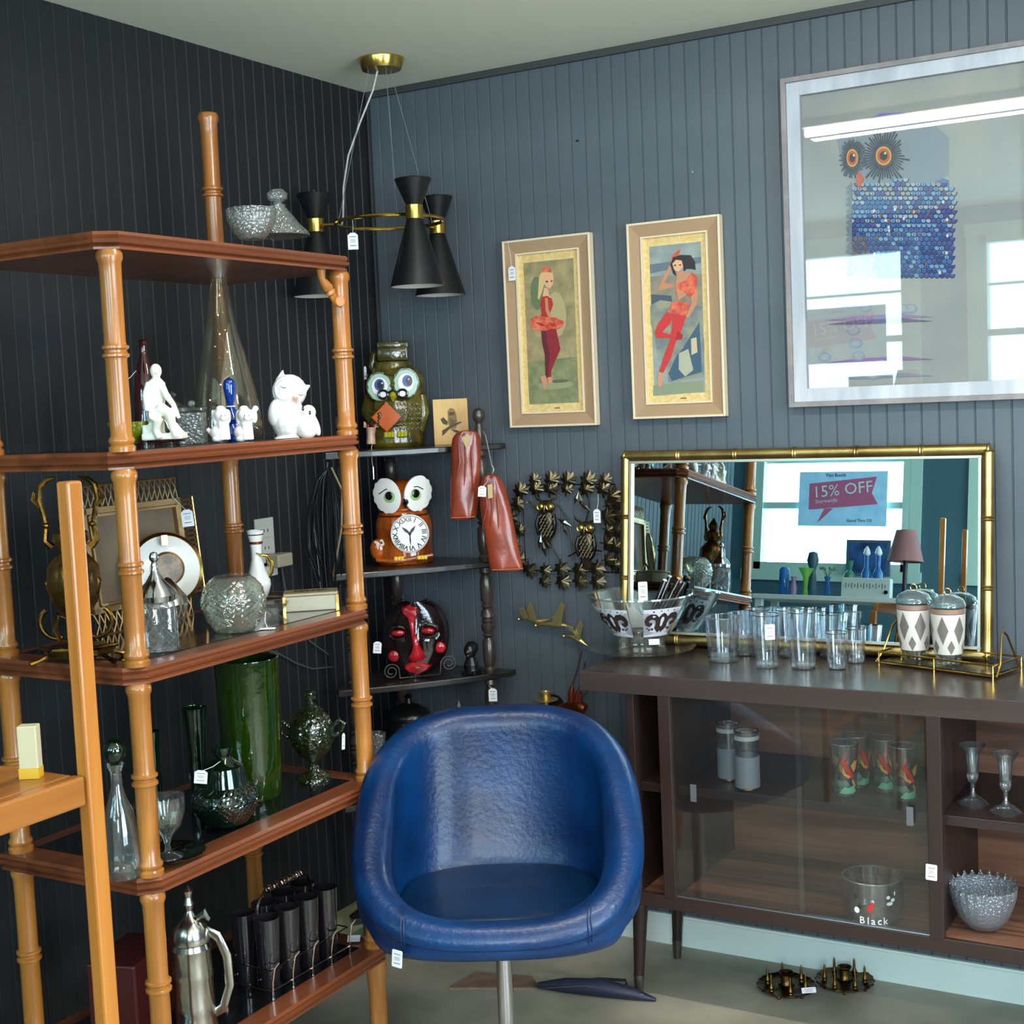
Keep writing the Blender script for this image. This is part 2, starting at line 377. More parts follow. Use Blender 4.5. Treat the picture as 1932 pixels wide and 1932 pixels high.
# dark cloth-like prop seen through the left bay and inside the right door
# ------------------------------------------------------------------ mirror leaning on the sideboard
GOLD = mat('gold_leaf', (190, 162, 104), .34, 1, .1, 50, (150, 120, 70), 14)
mx0, mx1 = .787, 1.70; ml = MLEN; ang = math.atan2(_mt.y, _mt.z)
mr = thing('wall_mirror', 'large rectangular mirror in gold bamboo-style frame leaning above the sideboard', 'mirror', ((mx0+mx1)/2, MB_.y, MB_.z-.004)); mr.rotation_euler = (-ang, 0, MYAW)
hw = (mx1-mx0)/2; fr_ = .0135
def bamboo(p, q, r, node, b):
    p, q = Vector(p), Vector(q); L = (q-p).length; n = max(2, round(L/node)); pts = []; rr = []
    for i in range(n+1):
        for d, k in ((-.006, 1), (-.003, 1.2), (0, 1.05), (.003, 1.2), (.006, 1)):
            t = i*L/n+d
            if 0 <= t <= L: pts.append(p+(q-p)*(t/L)); rr.append(r*k)
    return b.tube(pts, rr, 14)
for p, q in (((-hw, 0, .014), (hw, 0, .014)), ((-hw, 0, ml), (hw, 0, ml)), ((-hw+.004, 0, .01), (-hw+.004, 0, ml)), ((hw-.004, 0, .01), (hw-.004, 0, ml))):
    bamboo(p, q, fr_, .155, B()).build('frame_rail', GOLD, mr)
b = B(); e = .0165
for z in (.014+e, ml-e): b.box((0, -.004, z), (2*hw-2*e, .012, .006))
for x in (-hw+e+.004, hw-e-.004): b.box((x, -.004, ml/2), (.006, .012, ml-2*e))
b.build('inner_slip', mat('champagne_slip', (190, 180, 165), .35, .6), mr, False)
B().box((0, .002, ml/2+.006), (2*hw-.03, .004, ml-.04)).build('mirror_glass', mat('silvered_glass', (200, 226, 235), .0, 1), mr, False)
# ------------------------------------------------------------------ two ballet prints
CREAM = mat('cream_edge', (226, 206, 176), .5); TAUPE = mat('taupe_liner', (168, 136, 104), .7, 0, .2, 300); MATB = mat('gold_speckled_mat', (214, 178, 112), .6, 0, .1, 200, (226, 200, 140), 90)
def flat_print(name, parent, polys, w_, h_, O):
    """a printed picture: coloured areas laid on one sheet, every outline in unit coordinates"""
    b = B(); ms = []; 
    for k, (m, pts) in enumerate(polys):
        if m not in ms: ms.append(m)
        b.prism([((u-.5)*w_, (v-.5)*h_) for u, v in pts], .00012*(k+1), ms.index(m), O=O)
    return b.build(name, ms, parent, False)
def el(cx, cy, rx, ry, n=14, a0=0, a1=2*PI, rot=0):
    o = []
    for i in range(n):
        a = a0+(a1-a0)*i/(n if abs(a1-a0-2*PI) < 1e-3 else n-1); x, y = rx*math.cos(a), ry*math.sin(a)
        o.append((cx+x*math.cos(rot)-y*math.sin(rot), cy+x*math.sin(rot)+y*math.cos(rot)))
    return o
def art_frame(label, xa, xb, za, zb_, polys, tilt=0):
    w_, h_ = xb-xa, zb_-za
    t = thing('framed_picture', label, 'picture', ((xa+xb)/2, -.003, za), 0, 'pair of narrow framed dancer prints'); t.rotation_euler = (0, tilt, 0)
    def ring(bx, a, c_, y, th, mi=0):
        for x in (-w_/2+a+c_/2, w_/2-a-c_/2): bx.box((x, -y, h_/2), (c_, th, h_-2*a), mi)
        for z in (a+c_/2, h_-a-c_/2): bx.box((0, -y, z), (w_-2*a-2*c_, th, c_), mi)
        return bx
    ring(B(), 0, .006, .012, .024).build('outer_edge', CREAM, t, False, bev=.0015)
    # mitred taupe liner sloping in
    b = B(); a, c_ = .006, .030
    o_ = [(-w_/2+a, a), (w_/2-a, a), (w_/2-a, h_-a), (-w_/2+a, h_-a)]; i_ = [(-w_/2+a+c_, a+c_), (w_/2-a-c_, a+c_), (w_/2-a-c_, h_-a-c_), (-w_/2+a+c_, h_-a-c_)]
    for k in range(4):
        l = (k+1) % 4
        b.add([(o_[k][0], -.021, o_[k][1]), (o_[l][0], -.021, o_[l][1]), (i_[l][0], -.014, i_[l][1]), (i_[k][0], -.014, i_[k][1]), (o_[k][0], -.004, o_[k][1]), (o_[l][0], -.004, o_[l][1]), (i_[l][0], -.004, i_[l][1]), (i_[k][0], -.004, i_[k][1])],
              [(0, 1, 2, 3), (4, 7, 6, 5), (0, 4, 5, 1), (1, 5, 6, 2), (2, 6, 7, 3), (3, 7, 4, 0)])
    b.build('liner', TAUPE, t, False)
    ring(B(), .036, .004, .011, .014).build('inner_edge', CREAM, t, False)
    B().box((0, -.006, h_/2), (w_-.078, .006, h_-.078)).build('mat_board', MATB, t, False)
    iw, ih = w_-.078-.035, h_-.078-.045
    flat_print('printed_picture', t, polys, iw, ih, (0, -.009, h_/2))
    B().prism([(-.008, -.0012), (.008, -.0012), (.008, .0012), (-.008, .0012)], .0003, O=(.01, -.0092, .049)).build('caption', mat('brown_ink', (90, 60, 30), .8), t, False)
    return t
def C3(n, *c, **k): return mat(n, c, .6, **k)
bgA = C3('olive_canvas', 134, 124, 88, col2=(170, 150, 108), vscale=30); bgA2 = C3('sage_canvas', 112, 116, 80, col2=(140, 140, 100), vscale=40)
skin = C3('print_skin', 222, 168, 130); skin2 = C3('print_skin_shade', 190, 130, 98); red = C3('print_red', 176, 48, 34); pk = C3('print_peach', 228, 122, 92, col2=(190, 70, 50), vscale=60)
wine = C3('print_wine', 140, 36, 44); wine2 = C3('print_wine_dark', 98, 32, 42); blond = C3('print_blonde', 216, 178, 122); ink = C3('print_ink', 52, 38, 40); shoe = C3('print_shoe', 206, 140, 110)
def uv(pts, x0, y0, w_, h_, sh=0): return [((x-x0-(y-y0)*sh)/w_, 1-(y-y0)/h_) for x, y in pts]
R_ = lambda pts: uv(pts, 222, 305, 375, 1150, .045)
P1 = [(bgA, [(0, 0), (1, 0), (1, 1), (0, 1)]), (bgA2, [(0, 0), (1, 0), (1, .32), (0, .30)]),
      (C3('mist', 176, 160, 116), el(.62, .62, .2, .16, 12)), (C3('mist_low', 150, 148, 112), el(.55, .13, .36, .03, 12)),
      (C3('mist_green', 104, 116, 84), el(.25, .78, .13, .12, 10)), (C3('floor_shade', 92, 98, 70), el(.62, .155, .2, .012, 10)),
      (blond, R_([(345, 420), (365, 390), (440, 395), (450, 440), (420, 440), (400, 420), (385, 470), (365, 560), (345, 610), (335, 600), (340, 500)])),
      (skin, R_([(375, 425), (420, 410), (452, 440), (450, 495), (425, 530), (400, 515), (378, 480)])),
      (pk, R_([(360, 395), (375, 355), (400, 350), (430, 370), (440, 405), (400, 395)])),
      (ink, R_([(392, 468), (408, 464), (414, 474), (398, 480)])), (ink, R_([(432, 468), (446, 466), (446, 476), (434, 478)])),
      (skin, R_([(385, 520), (408, 525), (418, 580), (436, 610), (380, 600), (372, 580)])),
      (red, R_([(368, 590), (405, 585), (440, 610), (452, 660), (430, 720), (430, 770), (360, 775), (365, 720), (355, 650)])),
      (skin2, R_([(390, 600), (412, 605), (418, 690), (440, 755), (500, 790), (495, 805), (425, 780), (395, 700)])),
      (wine2, R_([(362, 850), (420, 850), (432, 1000), (430, 1180), (420, 1250), (398, 1240), (392, 1060), (372, 960)])),
      (wine, R_([(400, 850), (475, 855), (508, 1020), (470, 1110), (440, 1190), (440, 1250), (415, 1245), (430, 1060), (405, 940)])),
      (pk, R_([(275, 800), (290, 755), (330, 740), (400, 755), (470, 765), (535, 800), (530, 840), (490, 860), (450, 850), (400, 865), (350, 862), (300, 850)])),
      (red, R_([(320, 790), (370, 800), (400, 830), (360, 825)])), (red, R_([(420, 800), (470, 815), (480, 840), (440, 832)])),
      (shoe, R_([(362, 1230), (400, 1225), (408, 1260), (400, 1300), (390, 1345), (380, 1300), (366, 1260)])), (shoe, R_([(415, 1240), (445, 1240), (450, 1290), (425, 1295)]))]
R2 = lambda pts: uv(pts, 1212, 165, 390, 1200, .043)
bgB = C3('sea_canvas', 128, 138, 140, col2=(150, 158, 150), vscale=30); rock = C3('rock_canvas', 92, 108, 122, col2=(150, 146, 120), vscale=26); tan = C3('sand_canvas', 150, 134, 112, col2=(120, 116, 104), vscale=30)
hair = C3('print_dark_hair', 48, 40, 44); rose = C3('print_rose', 196, 52, 52); rose2 = C3('print_rose_dark', 168, 36, 42)
P2 = [(bgB, [(0, 0), (1, 0), (1, 1), (0, 1)]), (C3('grey_sea', 100, 110, 120), [(0, .82), (1, .86), (1, .9), (0, .88)]), (tan, [(0, .52), (1, .56), (1, .79), (0, .8)]), (C3('rock_dark', 74, 84, 96), [(0, .5), (.45, .55), (.4, .66), (0, .68)]),
      (rock, R2([(1225, 640), (1300, 600), (1620, 680), (1640, 1000), (1640, 1240), (1370, 1270), (1360, 1180), (1280, 1000), (1230, 780)])),
      (C3('rock_shade', 62, 88, 108), R2([(1480, 1000), (1600, 800), (1625, 1200), (1400, 1260), (1370, 1200), (1430, 1060)])),
      (C3('rock_light', 196, 176, 140), R2([(1540, 930), (1580, 920), (1590, 1040), (1545, 1060)])), (C3('rock_light_low', 170, 170, 146), R2([(1450, 1040), (1520, 1010), (1560, 1180), (1500, 1230), (1450, 1170)])),
      (C3('grass_low', 134, 142, 116), R2([(1255, 1290), (1400, 1275), (1640, 1270), (1640, 1360), (1255, 1375)])),
      (skin2, R2([(1370, 330), (1395, 345), (1330, 470), (1400, 480), (1405, 505), (1290, 525), (1295, 490)])),
      (pk, R2([(1375, 300), (1400, 240), (1450, 210), (1440, 260), (1480, 270)])),
      (hair, R2([(1378, 330), (1395, 270), (1450, 255), (1530, 265), (1562, 320), (1568, 385), (1540, 375), (1500, 370), (1480, 390), (1465, 300), (1420, 290), (1400, 340), (1425, 420), (1400, 400)])),
      (skin, R2([(1392, 320), (1420, 290), (1462, 300), (1476, 350), (1440, 388), (1408, 370)])), (ink, R2([(1404, 330), (1420, 327), (1422, 338), (1406, 340)])), (ink, R2([(1444, 330), (1460, 330), (1460, 340), (1446, 340)])),
      (skin2, R2([(1430, 385), (1470, 385), (1545, 410), (1585, 560), (1580, 660), (1520, 760), (1500, 750), (1545, 640), (1530, 560), (1440, 620), (1420, 480)])),
      (pk, R2([(1420, 490), (1500, 460), (1540, 400), (1582, 440), (1575, 560), (1530, 600), (1470, 540), (1430, 550)])),
      (pk, R2([(1400, 620), (1530, 640), (1500, 745), (1460, 735), (1360, 700)])),
      (rose, R2([(1350, 705), (1400, 720), (1385, 790), (1320, 860), (1400, 890), (1390, 915), (1280, 905), (1262, 860), (1290, 790)])),
      (rose, R2([(1400, 720), (1500, 745), (1470, 850), (1430, 930), (1390, 1070), (1330, 1190), (1300, 1180), (1330, 1080), (1380, 930), (1395, 830)])),
      (rose2, R2([(1440, 860), (1480, 895), (1470, 930), (1420, 930)])), (shoe, R2([(1298, 1180), (1325, 1190), (1325, 1290), (1300, 1310), (1292, 1260)]))]
pa = art_frame('framed print of a blonde dancer in red tutu, leftmost of the pair', .438, .702, 1.390, 1.893, P1, -.0)
price_tag(pa, U(966, 516, y=-.03)-Vector((.570, -.003, 1.390)), .0215, .038, frm=Vector((-.112, -.026, .503)))
art_frame('framed print of a dark-haired dancer in peach ruffles and rose tights', .808, 1.062, 1.402, 1.902, P2)
# ------------------------------------------------------------------ big owl picture
WW = mat('whitewashed_wood', (196, 198, 204), .6, 0, .35, 60, (168, 172, 180), 20, (1, 1, .2)); GW = mat('grey_wood', (150, 142, 140), .6, 0, .3, 60, (128, 122, 122), 20)
ox0, ox1, oz0, oz1 = 1.228, 1.83, 1.418, 2.203; w_, h_ = ox1-ox0, oz1-oz0
t = thing('owl_picture', 'tall poster of a blue owl behind glass in a whitewashed wooden frame', 'picture', ((ox0+ox1)/2, -.003, oz0))
for nm, a, c_, y, th, m in (('outer_frame', 0, .012, .014, .028, GW), ('inner_frame', .012, .032, .011, .02, WW)):
    for x in (-w_/2+a+c_/2, w_/2-a-c_/2): B().box((x, -y, h_/2), (c_, th, h_-2*a), bev=.001).build(nm, m, t, False)
    for z in (a+c_/2, h_-a-c_/2): B().box((0, -y, z), (w_-2*a-2*c_, th, c_), bev=.001).build(nm, m, t, False)
iw, ih = w_-.088, h_-.088
def ow(px, py): P = U(px, py, y=-.01); return ((P.x-(ox0+ox1)/2)/iw+.5, (P.z-oz0-h_/2)/ih+.5)
OB = mat('poster_grey', (176, 176, 170), .7, col2=(160, 164, 162), vscale=6)
blues = [C3('feather_blue_%s' % n, *c) for n, c in (('deep', (36, 66, 136)), ('mid', (62, 110, 180)), ('sky', (120, 168, 206)), ('violet', (86, 84, 156)), ('pale', (178, 190, 206)))]
polys = [(OB, [(0, 0), (1, 0), (1, 1), (0, 1)])]
polys.append((C3('owl_body', 92, 120, 168), [ow(*q) for q in ((1624, 336), (1650, 320), (1740, 320), (1790, 340), (1800, 470), (1790, 520), (1630, 524), (1614, 490), (1607, 450), (1607, 410), (1613, 370))]))
polys.append((C3('owl_head', 138, 150, 162), [ow(*q) for q in ((1578, 262), (1600, 235), (1650, 218), (1740, 214), (1790, 260), (1790, 330), (1730, 360), (1640, 350), (1590, 330))]))
rr = random.Random(3)
OUTL = C3('feather_outline', 40, 50, 92)
for row in range(22):
    py = 520-row*8.6
    for cidx in range(22):
        px = 1604+(py < 420)*(-6)+cidx*9.6+(row % 2)*4.8
        if px > 1800 or px < 1602+15*((py-430)/90.)**2 or py < 338+abs(px-1700)*.12: continue
        k = rr.choice(blues[2:]+[OB]) if py < 380 else (rr.choice(blues[1:]) if py < 430 else rr.choice(blues[:4]))
        if px < 1630+(py-440)*.35 and py > 450: k = rr.choice([C3('feather_rust', 130, 92, 92), C3('feather_plum', 96, 76, 104)])
        for m_, q in ((OUTL, 1.0), (k, .76)):
            polys.append((m_, [ow(px+6.4*q*math.cos(PI*i/7), py+q*8.6*math.sin(PI*i/7)-3) for i in range(8)]))
        if rr.random() < .3: polys.append((OUTL, [ow(px-1, py-2), ow(px+1, py-2), ow(px+.6, py+3), ow(px-.6, py+3)]))
for k in range(16): 
    py = 350+k*11; polys.append((C3('side_feather', 120, 134, 146), [ow(1600-(3 if k % 2 else 0), py), ow(1606, py-6), ow(1608, py+8), ow(1596, py+6)]))
for k in range(26):
    px = rr.uniform(1625, 1790); py = rr.uniform(380, 520); u, v = ow(px, py); polys.append((C3('owl_fleck_%s' % rr.choice(['white', 'rust']), *rr.choice([(232, 226, 222), (160, 84, 60)])), el(u, v, .006, .006, 6)))
polys.append((C3('owl_wing_brown', 122, 92, 92), [ow(*q) for q in ((1606, 470), (1624, 482), (1660, 524), (1618, 524))]))
for ex, ey, er, eh in ((1608, 298, 11, 17), (1667, 294, 15, 18)):
    for k in range(46):
        a = 2*PI*k/46; r1, r2 = er*1.35, er*rr.uniform(2.2, 3.3)
        q = [ow(ex+math.cos(a+d)*r*(.8 if er < 12 else 1), ey+math.sin(a+d)*r*1.15) for d, r in ((-.05, r1), (.05, r1), (.03, r2), (-.03, r2))]
        polys.append((C3('owl_ray_dark', 48, 52, 70), q))
    for m_, s_ in ((C3('owl_eye_ring', 62, 60, 84), 1.3), (C3('owl_eye_gold', 232, 176, 56), 1.0), (C3('owl_eye_red', 204, 84, 44), .82), (C3('owl_pupil', 34, 28, 30), .5)):
        polys.append((m_, [ow(ex+math.cos(2*PI*i/14)*er*s_, ey+math.sin(2*PI*i/14)*eh*s_) for i in range(14)]))
    polys.append((C3('owl_glint', 240, 240, 240), [ow(ex+3+math.cos(2*PI*i/8)*2, ey-5+math.sin(2*PI*i/8)*2.4) for i in range(8)]))
for q in (((1640, 226), (1660, 214), (1700, 212), (1740, 222), (1700, 220), (1664, 222)),): polys.append((C3('owl_crown', 120, 120, 190), [ow(*v) for v in q]))
polys.append((C3('owl_beak', 206, 92, 60), [ow(*q) for q in ((1615, 330), (1622, 324), (1630, 338), (1621, 356), (1615, 345))]))
for yy, cc in ((604, (150, 130, 170)), (612, (110, 90, 130)), (684, (150, 100, 160)), (715, (138, 150, 160))):
    polys.append((C3('poster_swirl_%d' % yy, *cc), [ow(1560, yy), ow(1620, yy-8), ow(1700, yy-12), ow(1760, yy-6), ow(1700, yy-4), ow(1620, yy)]))
for k in range(9):
    px, py = rr.uniform(1550, 1740), rr.uniform(545, 720); polys.append((C3('poster_curl', 146, 160, 180), [ow(px+math.cos(2*PI*i/12)*12, py+math.sin(2*PI*i/12)*9) for i in range(12)]))
    polys.append((OB, [ow(px+math.cos(2*PI*i/12)*8, py+math.sin(2*PI*i/12)*6) for i in range(12)]))
b = B(); ms = []
for k, (m_, pts) in enumerate(polys):
    if m_ not in ms: ms.append(m_)
    b.prism([((u-.5)*iw, (v-.5)*ih) for u, v in pts], .0000025*(k+1)+.0002, ms.index(m_), O=(0, -.004, h_/2))
b.build('poster', ms, t, False)
B().box((0, -.0105, h_/2), (iw, .002, ih)).build('picture_glass', glass('picture_glass', (250, 250, 250), .012, .95, gain=1.0), t, False)
for px, py in ((1091, 266), (1309, 325)):
    P = U(px, py, y=0); o = tag(B().tube([(0, 0, 0), (0, -.008, 0)], [.0022, .0026], 8).build('nail', mat('nail_steel', (40, 42, 46) if px < 1200 else (150, 152, 160), .4, .8) if px < 1200 else mat('nail_bright', (190, 190, 196), .3, .9), None, loc=P), 'dark nail left in the slate wall above the left print' if px < 1200 else 'small bright nail in the slate wall above the right print', 'nail')
# ------------------------------------------------------------------ bamboo-style etagere
BAM = mat('honey_turned_wood', (188, 122, 54), .28, 0, .08, 60, (132, 76, 28), 16, (1, 1, .12), coat=.3, detail=7, wave=True)
SHW = wood('mahogany_shelf', (134, 72, 42), (90, 46, 26), .3, 1, 12, coat=.3)
BLK = mat('black_glass_insert', (14, 14, 16), .12, coat=.5)
EX1, EX0, EY0, EY1 = .566, .235, -1.575, -.935      # post centres: front x, rear x, left y, right y
SZ = [.2957+i*.371 for i in range(6)]
eg = thing('etagere', 'tall honey wooden etagere with bamboo-style turned posts and mahogany shelves', 'shelf', ((EX0+EX1)/2, (EY0+EY1)/2, 0))
ecx, ecy = (EX0+EX1)/2, (EY0+EY1)/2
def post_prof(z0, z1, r):
    L = z1-z0; zm = (z0+z1)/2
    p = [(r*1.22, z0), (r*1.25, z0+.008), (r*1.02, z0+.012), (r*1.2, z0+.017), (r*1.2, z0+.021), (r*.98, z0+.027), (r, z0+.06)]
    p += [(r*.98, zm-.016), (r*1.03, zm-.011), (r*1.24, zm-.009), (r*1.24, zm-.005), (r*1.02, zm-.002), (r*1.02, zm+.002), (r*1.24, zm+.005), (r*1.24, zm+.009), (r*1.03, zm+.011), (r*.98, zm+.016)]
    p += [(r, z1-.05), (r*1.04, z1-.022), (r*1.22, z1-.014), (r*1.2, z1-.006), (r*1.02, z1)]
    return p
for k in range(5):
    z = SZ[k]; b = B(); a, c_ = (EX1-EX0)+.052, (EY1-EY0)+.062
    x0, x1, y0, y1 = -a/2, a/2, -c_/2, c_/2; ch = .030
    def octa(e): return [(x0-e, y0-e), (x1+e-ch, y0-e), (x1+e, y0-e+ch), (x1+e, y1+e-ch), (x1+e-ch, y1+e), (x0-e, y1+e)]
    lay = [(0, z-.030), (.001, z-.030), (.001, z-.026), (-.003, z-.022), (.004, z-.019), (.006, z-.014), (.001, z-.011), (.004, z-.006), (.001, z)]
    vs = []; fs = []
    for e, zz in lay: vs += [(x, y, zz) for x, y in octa(e-.004)]
    for j in range(len(lay)-1): fs += [(j*6+i, j*6+(i+1) % 6, (j+1)*6+(i+1) % 6, (j+1)*6+i) for i in range(6)]
    fs += [tuple(range(6))[::-1], tuple((len(lay)-1)*6+i for i in range(6))]
    B().add(vs, fs).build('shelf', SHW, eg, False)
    if k < 4: B().box((-.006, 0, z+.0004), (a-.09, c_-.11, .0016)).build('shelf_insert', BLK, eg, False)
for x in (EX0, EX1):
    for y in (EY0, EY1):
        for k in range(4 if x == EX1 else 5):
            top = SZ[k+1]-.030
            b = B().lathe(post_prof(SZ[k], top, .0185), 20); b.build('post', BAM, eg, loc=(x-ecx, y-ecy, 0))
        B().lathe([(.012, 0), (.014, .03), (.018, .06), (.0185, .1), (.023, .104), (.023, .112), (.019, .116), (.019, .2), (.023, SZ[0]-.045), (.022, SZ[0]-.03)], 20).build('foot', BAM, eg, loc=(x-ecx, y-ecy, 0))
# turned bracket under the top shelf at the right end
zt_ = SZ[4]-.03; BPX, BPY = EX1-ecx+.004, EY1-ecy-.018
B().tube([(BPX+.0, BPY+.0, zt_-.066), (BPX-.002, BPY-.012, zt_-.048), (BPX-.002, BPY-.017, zt_-.044), (BPX-.002, BPY-.019, zt_-.040), (BPX-.003, BPY-.022, zt_-.036), (BPX-.004, BPY-.034, zt_-.024), (BPX-.004, BPY-.040, zt_-.018), (BPX-.004, BPY-.042, zt_+.002)], [.008, .0085, .0115, .0085, .0115, .009, .007, .010], 14).build('bracket', BAM, eg)
B().lathe([(.001, 0), (.010, .001), (.012, .006), (.010, .010)], 14).build('bracket_button', BAM, eg, loc=(BPX+.008, BPY-.004, zt_-.064), rot=(PI/2, 0, PI/3))
# ------------------------------------------------------------------ black corner etagere
EB = mat('ebonised_wood', (40, 34, 32), .3, 0, .1, 60, (28, 25, 25), 12, coat=.3); EBP = mat('umber_spindle', (66, 54, 46), .3, 0, .05, 60, (44, 36, 32), 12, coat=.3)
KX, KY = .384, -.10
ce = thing('corner_etagere', 'dark brown three-post corner etagere with spindle posts beside the honey etagere', 'shelf', (.2, -.2, 0))
KZ = [1.350, 1.031, .722, .41, .10]
LXp, LYp = .123, -.370
for z in KZ:
    pts = [(.03, -.03), (.085, -.40), (.112, -.425)]
    for i in range(9):
        t = i/8; pts.append((.112+(.425-.112)*t + .012*math.sin(PI*t), -.425+(.425-.055)*t - .012*math.sin(PI*t)))
    pts += [(.425, -.03)]
    B().prism([(x-.2, y+.2) for x, y in pts], .017, O=(0, 0, z-.017), X=(1, 0, 0), Y=(0, 1, 0), N=(0, 0, 1)).build('shelf', EB, ce, False, bev=.003)
def spindle(z0, z1):
    L = z1-z0; p = [(.0, 0), (.011, .0), (.013, .012), (.009, .02), (.012, .03), (.013, .05), (.0125, .09), (.008, .1), (.013, .106), (.008, .112), (.0125, .12)]
    o = [(r, z0+z) for r, z in p]; m = (z0+z1)/2
    o += [(.0145, m-.012), (.010, m-.006), (.014, m), (.010, m+.006), (.0145, m+.012)]
    o += [(r, z1-z) for r, z in reversed(p)]
    return [(r*1.35, z) for r, z in o]
for x, y in ((.06, -.06), (LXp, LYp), (KX, KY)):
    for k in range(4): B().lathe(spindle(KZ[k+1], KZ[k]-.017), 14).build('spindle', EBP, ce, loc=(x-.2, y+.2, 0))
    B().lathe([(.012, 0), (.014, .05), (.012, .083)], 14).build('foot', EBP, ce, loc=(x-.2, y+.2, 0))
    B().lathe([(.010, 0), (.0125, .006), (.0125, .045), (.009, .054), (.010, .058), (.016, .068), (.018, .078), (.015, .091), (.006, .098), (0, .099)], 16).build('finial', EBP, ce, loc=(x-.2, y+.2, KZ[0]))
P = U(930, 1311, y=KY-.02); price_tag(ce, (P.x-.2, P.y+.2, P.z), .0235, .036, .3, 0, (KX-.2, KY+.2-.014, KZ[2]-.03))
# ------------------------------------------------------------------ blue tub chair
NAVY = mat('blue_vinyl', (0, 52, 102), .35, 0, .28, 90, (0, 28, 68), 6, coat=.06, detail=6, spec=.42)
NAVYC = mat('blue_vinyl_cushion', (2, 40, 74), .32, 0, .16, 50, (3, 28, 58), 6, coat=.2, spec=.6)
CC = CAM + ray(932, 1620)/FPX*2.80; CC.z = 0; CC.x += .012
ch = thing('tub_chair', 'glossy blue vinyl tub swivel chair on a chrome post in front of the shelves', 'chair', CC, CY-.03)
n_ = 3.0; NU = 72
def se(u, a, b_):
    c_, s_ = math.cos(u), math.sin(u)
    return math.copysign(abs(c_)**(2/n_), c_)*a, math.copysign(abs(s_)**(2/n_), s_)*b_
def rimz(y): # y from -1 front to 1 back
    t = max(0, (y+1)/2); return .452+.306*(t**.95)
vs = []; rows = None
for i in range(NU):
    u = 2*PI*i/NU; ex, ey = se(u, 1, 1)
    ax, ay = .255, .215
    hz = rimz(ey); back = max(0, ey); front = max(0, -ey)
    lean = .05*back*back
    th = .043
    pin = lambda k, z, extra=0: (ex*ax*k, ey*ay*k+extra, z)
    h0 = .388
    row = [pin(.02, h0), pin(.45, h0), pin(.78, h0+.006), pin(.95, h0+.022), pin(1.06, h0+.055 if hz > .50 else h0+.030)]
    for t in (.3, .55, .8):
        z = (h0+.055)+(hz-h0-.055)*t if hz > .50 else h0+.030+(hz-h0-.030)*t
        row.append((ex*ax*(1.10+.03*math.sin(PI*t)), ey*ay*(1.08+.03*math.sin(PI*t))+lean*t, z))
    ox, oy = ex*ax, ey*ay+lean
    L = math.hypot(ex, ey); nx, ny = ex/L, ey/L
    for a in (-10, 25, 60, 95, 130, 165, 195):
        a = math.radians(a); row.append((ox+nx*math.cos(a)*th, oy+ny*math.cos(a)*th, hz+math.sin(a)*th*.95))
    zi = .43
    for t in (.75, .45, .15):
        z = zi+(hz-zi)*t; row.append((ex*ax*(.80+.05*t), ey*ay*(.80+.05*t)+lean*t, max(z, .426)))
    row += [pin(.72, .428), pin(.35, .426), pin(.02, .426)]
    vs.append(row)
K = len(vs[0]); V = [p for r in vs for p in r]; F = []
for i in range(NU):
    j = (i+1) % NU
    for k in range(K-1): F.append((i*K+k, j*K+k, j*K+k+1, i*K+k+1))
F.append(tuple(i*K for i in range(NU))); F.append(tuple(i*K+K-1 for i in reversed(range(NU))))
B().add(V, F).build('shell', NAVY, ch, True, sub=1)
for o in [ch.children[-1]]: o.data.polygons.foreach_set('use_smooth', [True]*len(o.data.polygons))
# seat cushion: D shape, flat front with a bead seam
NC = 48; lay = [(.86, .396), (.97, .402), (1.0, .418), (1.0, .432), (.985, .442), (.94, .447), (.8, .4495), (.4, .4505), (.02, .451)]
V = []; F = []
for k, z in lay:
    for i in range(NC):
        u_ = 2*PI*i/NC; n_ = 2.6 if math.sin(u_) > 0 else 4.6; ex, ey = se(u_, 1, 1); V.append((ex*.205*k*(1+.03*(-ey)), ey*.172*k+.002, z+.030+.004*min(0, -ey)))
for r in range(len(lay)-1): F += [(r*NC+i, r*NC+(i+1) % NC, (r+1)*NC+(i+1) % NC, (r+1)*NC+i) for i in range(NC)]
F += [tuple(range(NC))[::-1], tuple((len(lay)-1)*NC+i for i in range(NC))]
cu = B().add(V, F).build('seat_cushion', NAVYC, ch, True, sub=1)
cu.data.polygons.foreach_set('use_smooth', [True]*len(cu.data.polygons))
n_ = 3.0; seam = mat('seam_navy', (8, 40, 84), .4)
for x in (-.176, .176):
    for d in (-.003, .003):
        pts = []
        for a in range(-60, 120, 12):
            a_ = math.radians(a); t = x+d; q = (abs(t)/.255)**n_; yy = -((1-q)**(1/n_))*.215
            pts.append((t, yy-math.cos(a_)*(.0435), rimz(yy/.215)+math.sin(a_)*.0415))
        B().tube(pts, .0011, 5).build('seam', seam, ch)
CHR = mat('chrome', (200, 200, 205), .12, 1)
B().tube([(0, 0, .06), (0, 0, .392)], .0165, 20).tube([(0, 0, .35), (0, 0, .389)], .03, 20).build('post', CHR, ch)
for k in range(4):
    a = PI/4+k*PI/2; B().tube([(0, 0, .062), (math.cos(a)*.12, math.sin(a)*.12, .05), (math.cos(a)*.25, math.sin(a)*.25, .018)], [.017, .014, .010], 10, flat=.6).tube([(math.cos(a)*.245, math.sin(a)*.245, 0), (math.cos(a)*.245, math.sin(a)*.245, .016)], .013, 10).build('base_leg', CHR, ch)
price_tag(ch, (-.188, -.232, .432), .0225, .034, -.45, .1, shape='rect')
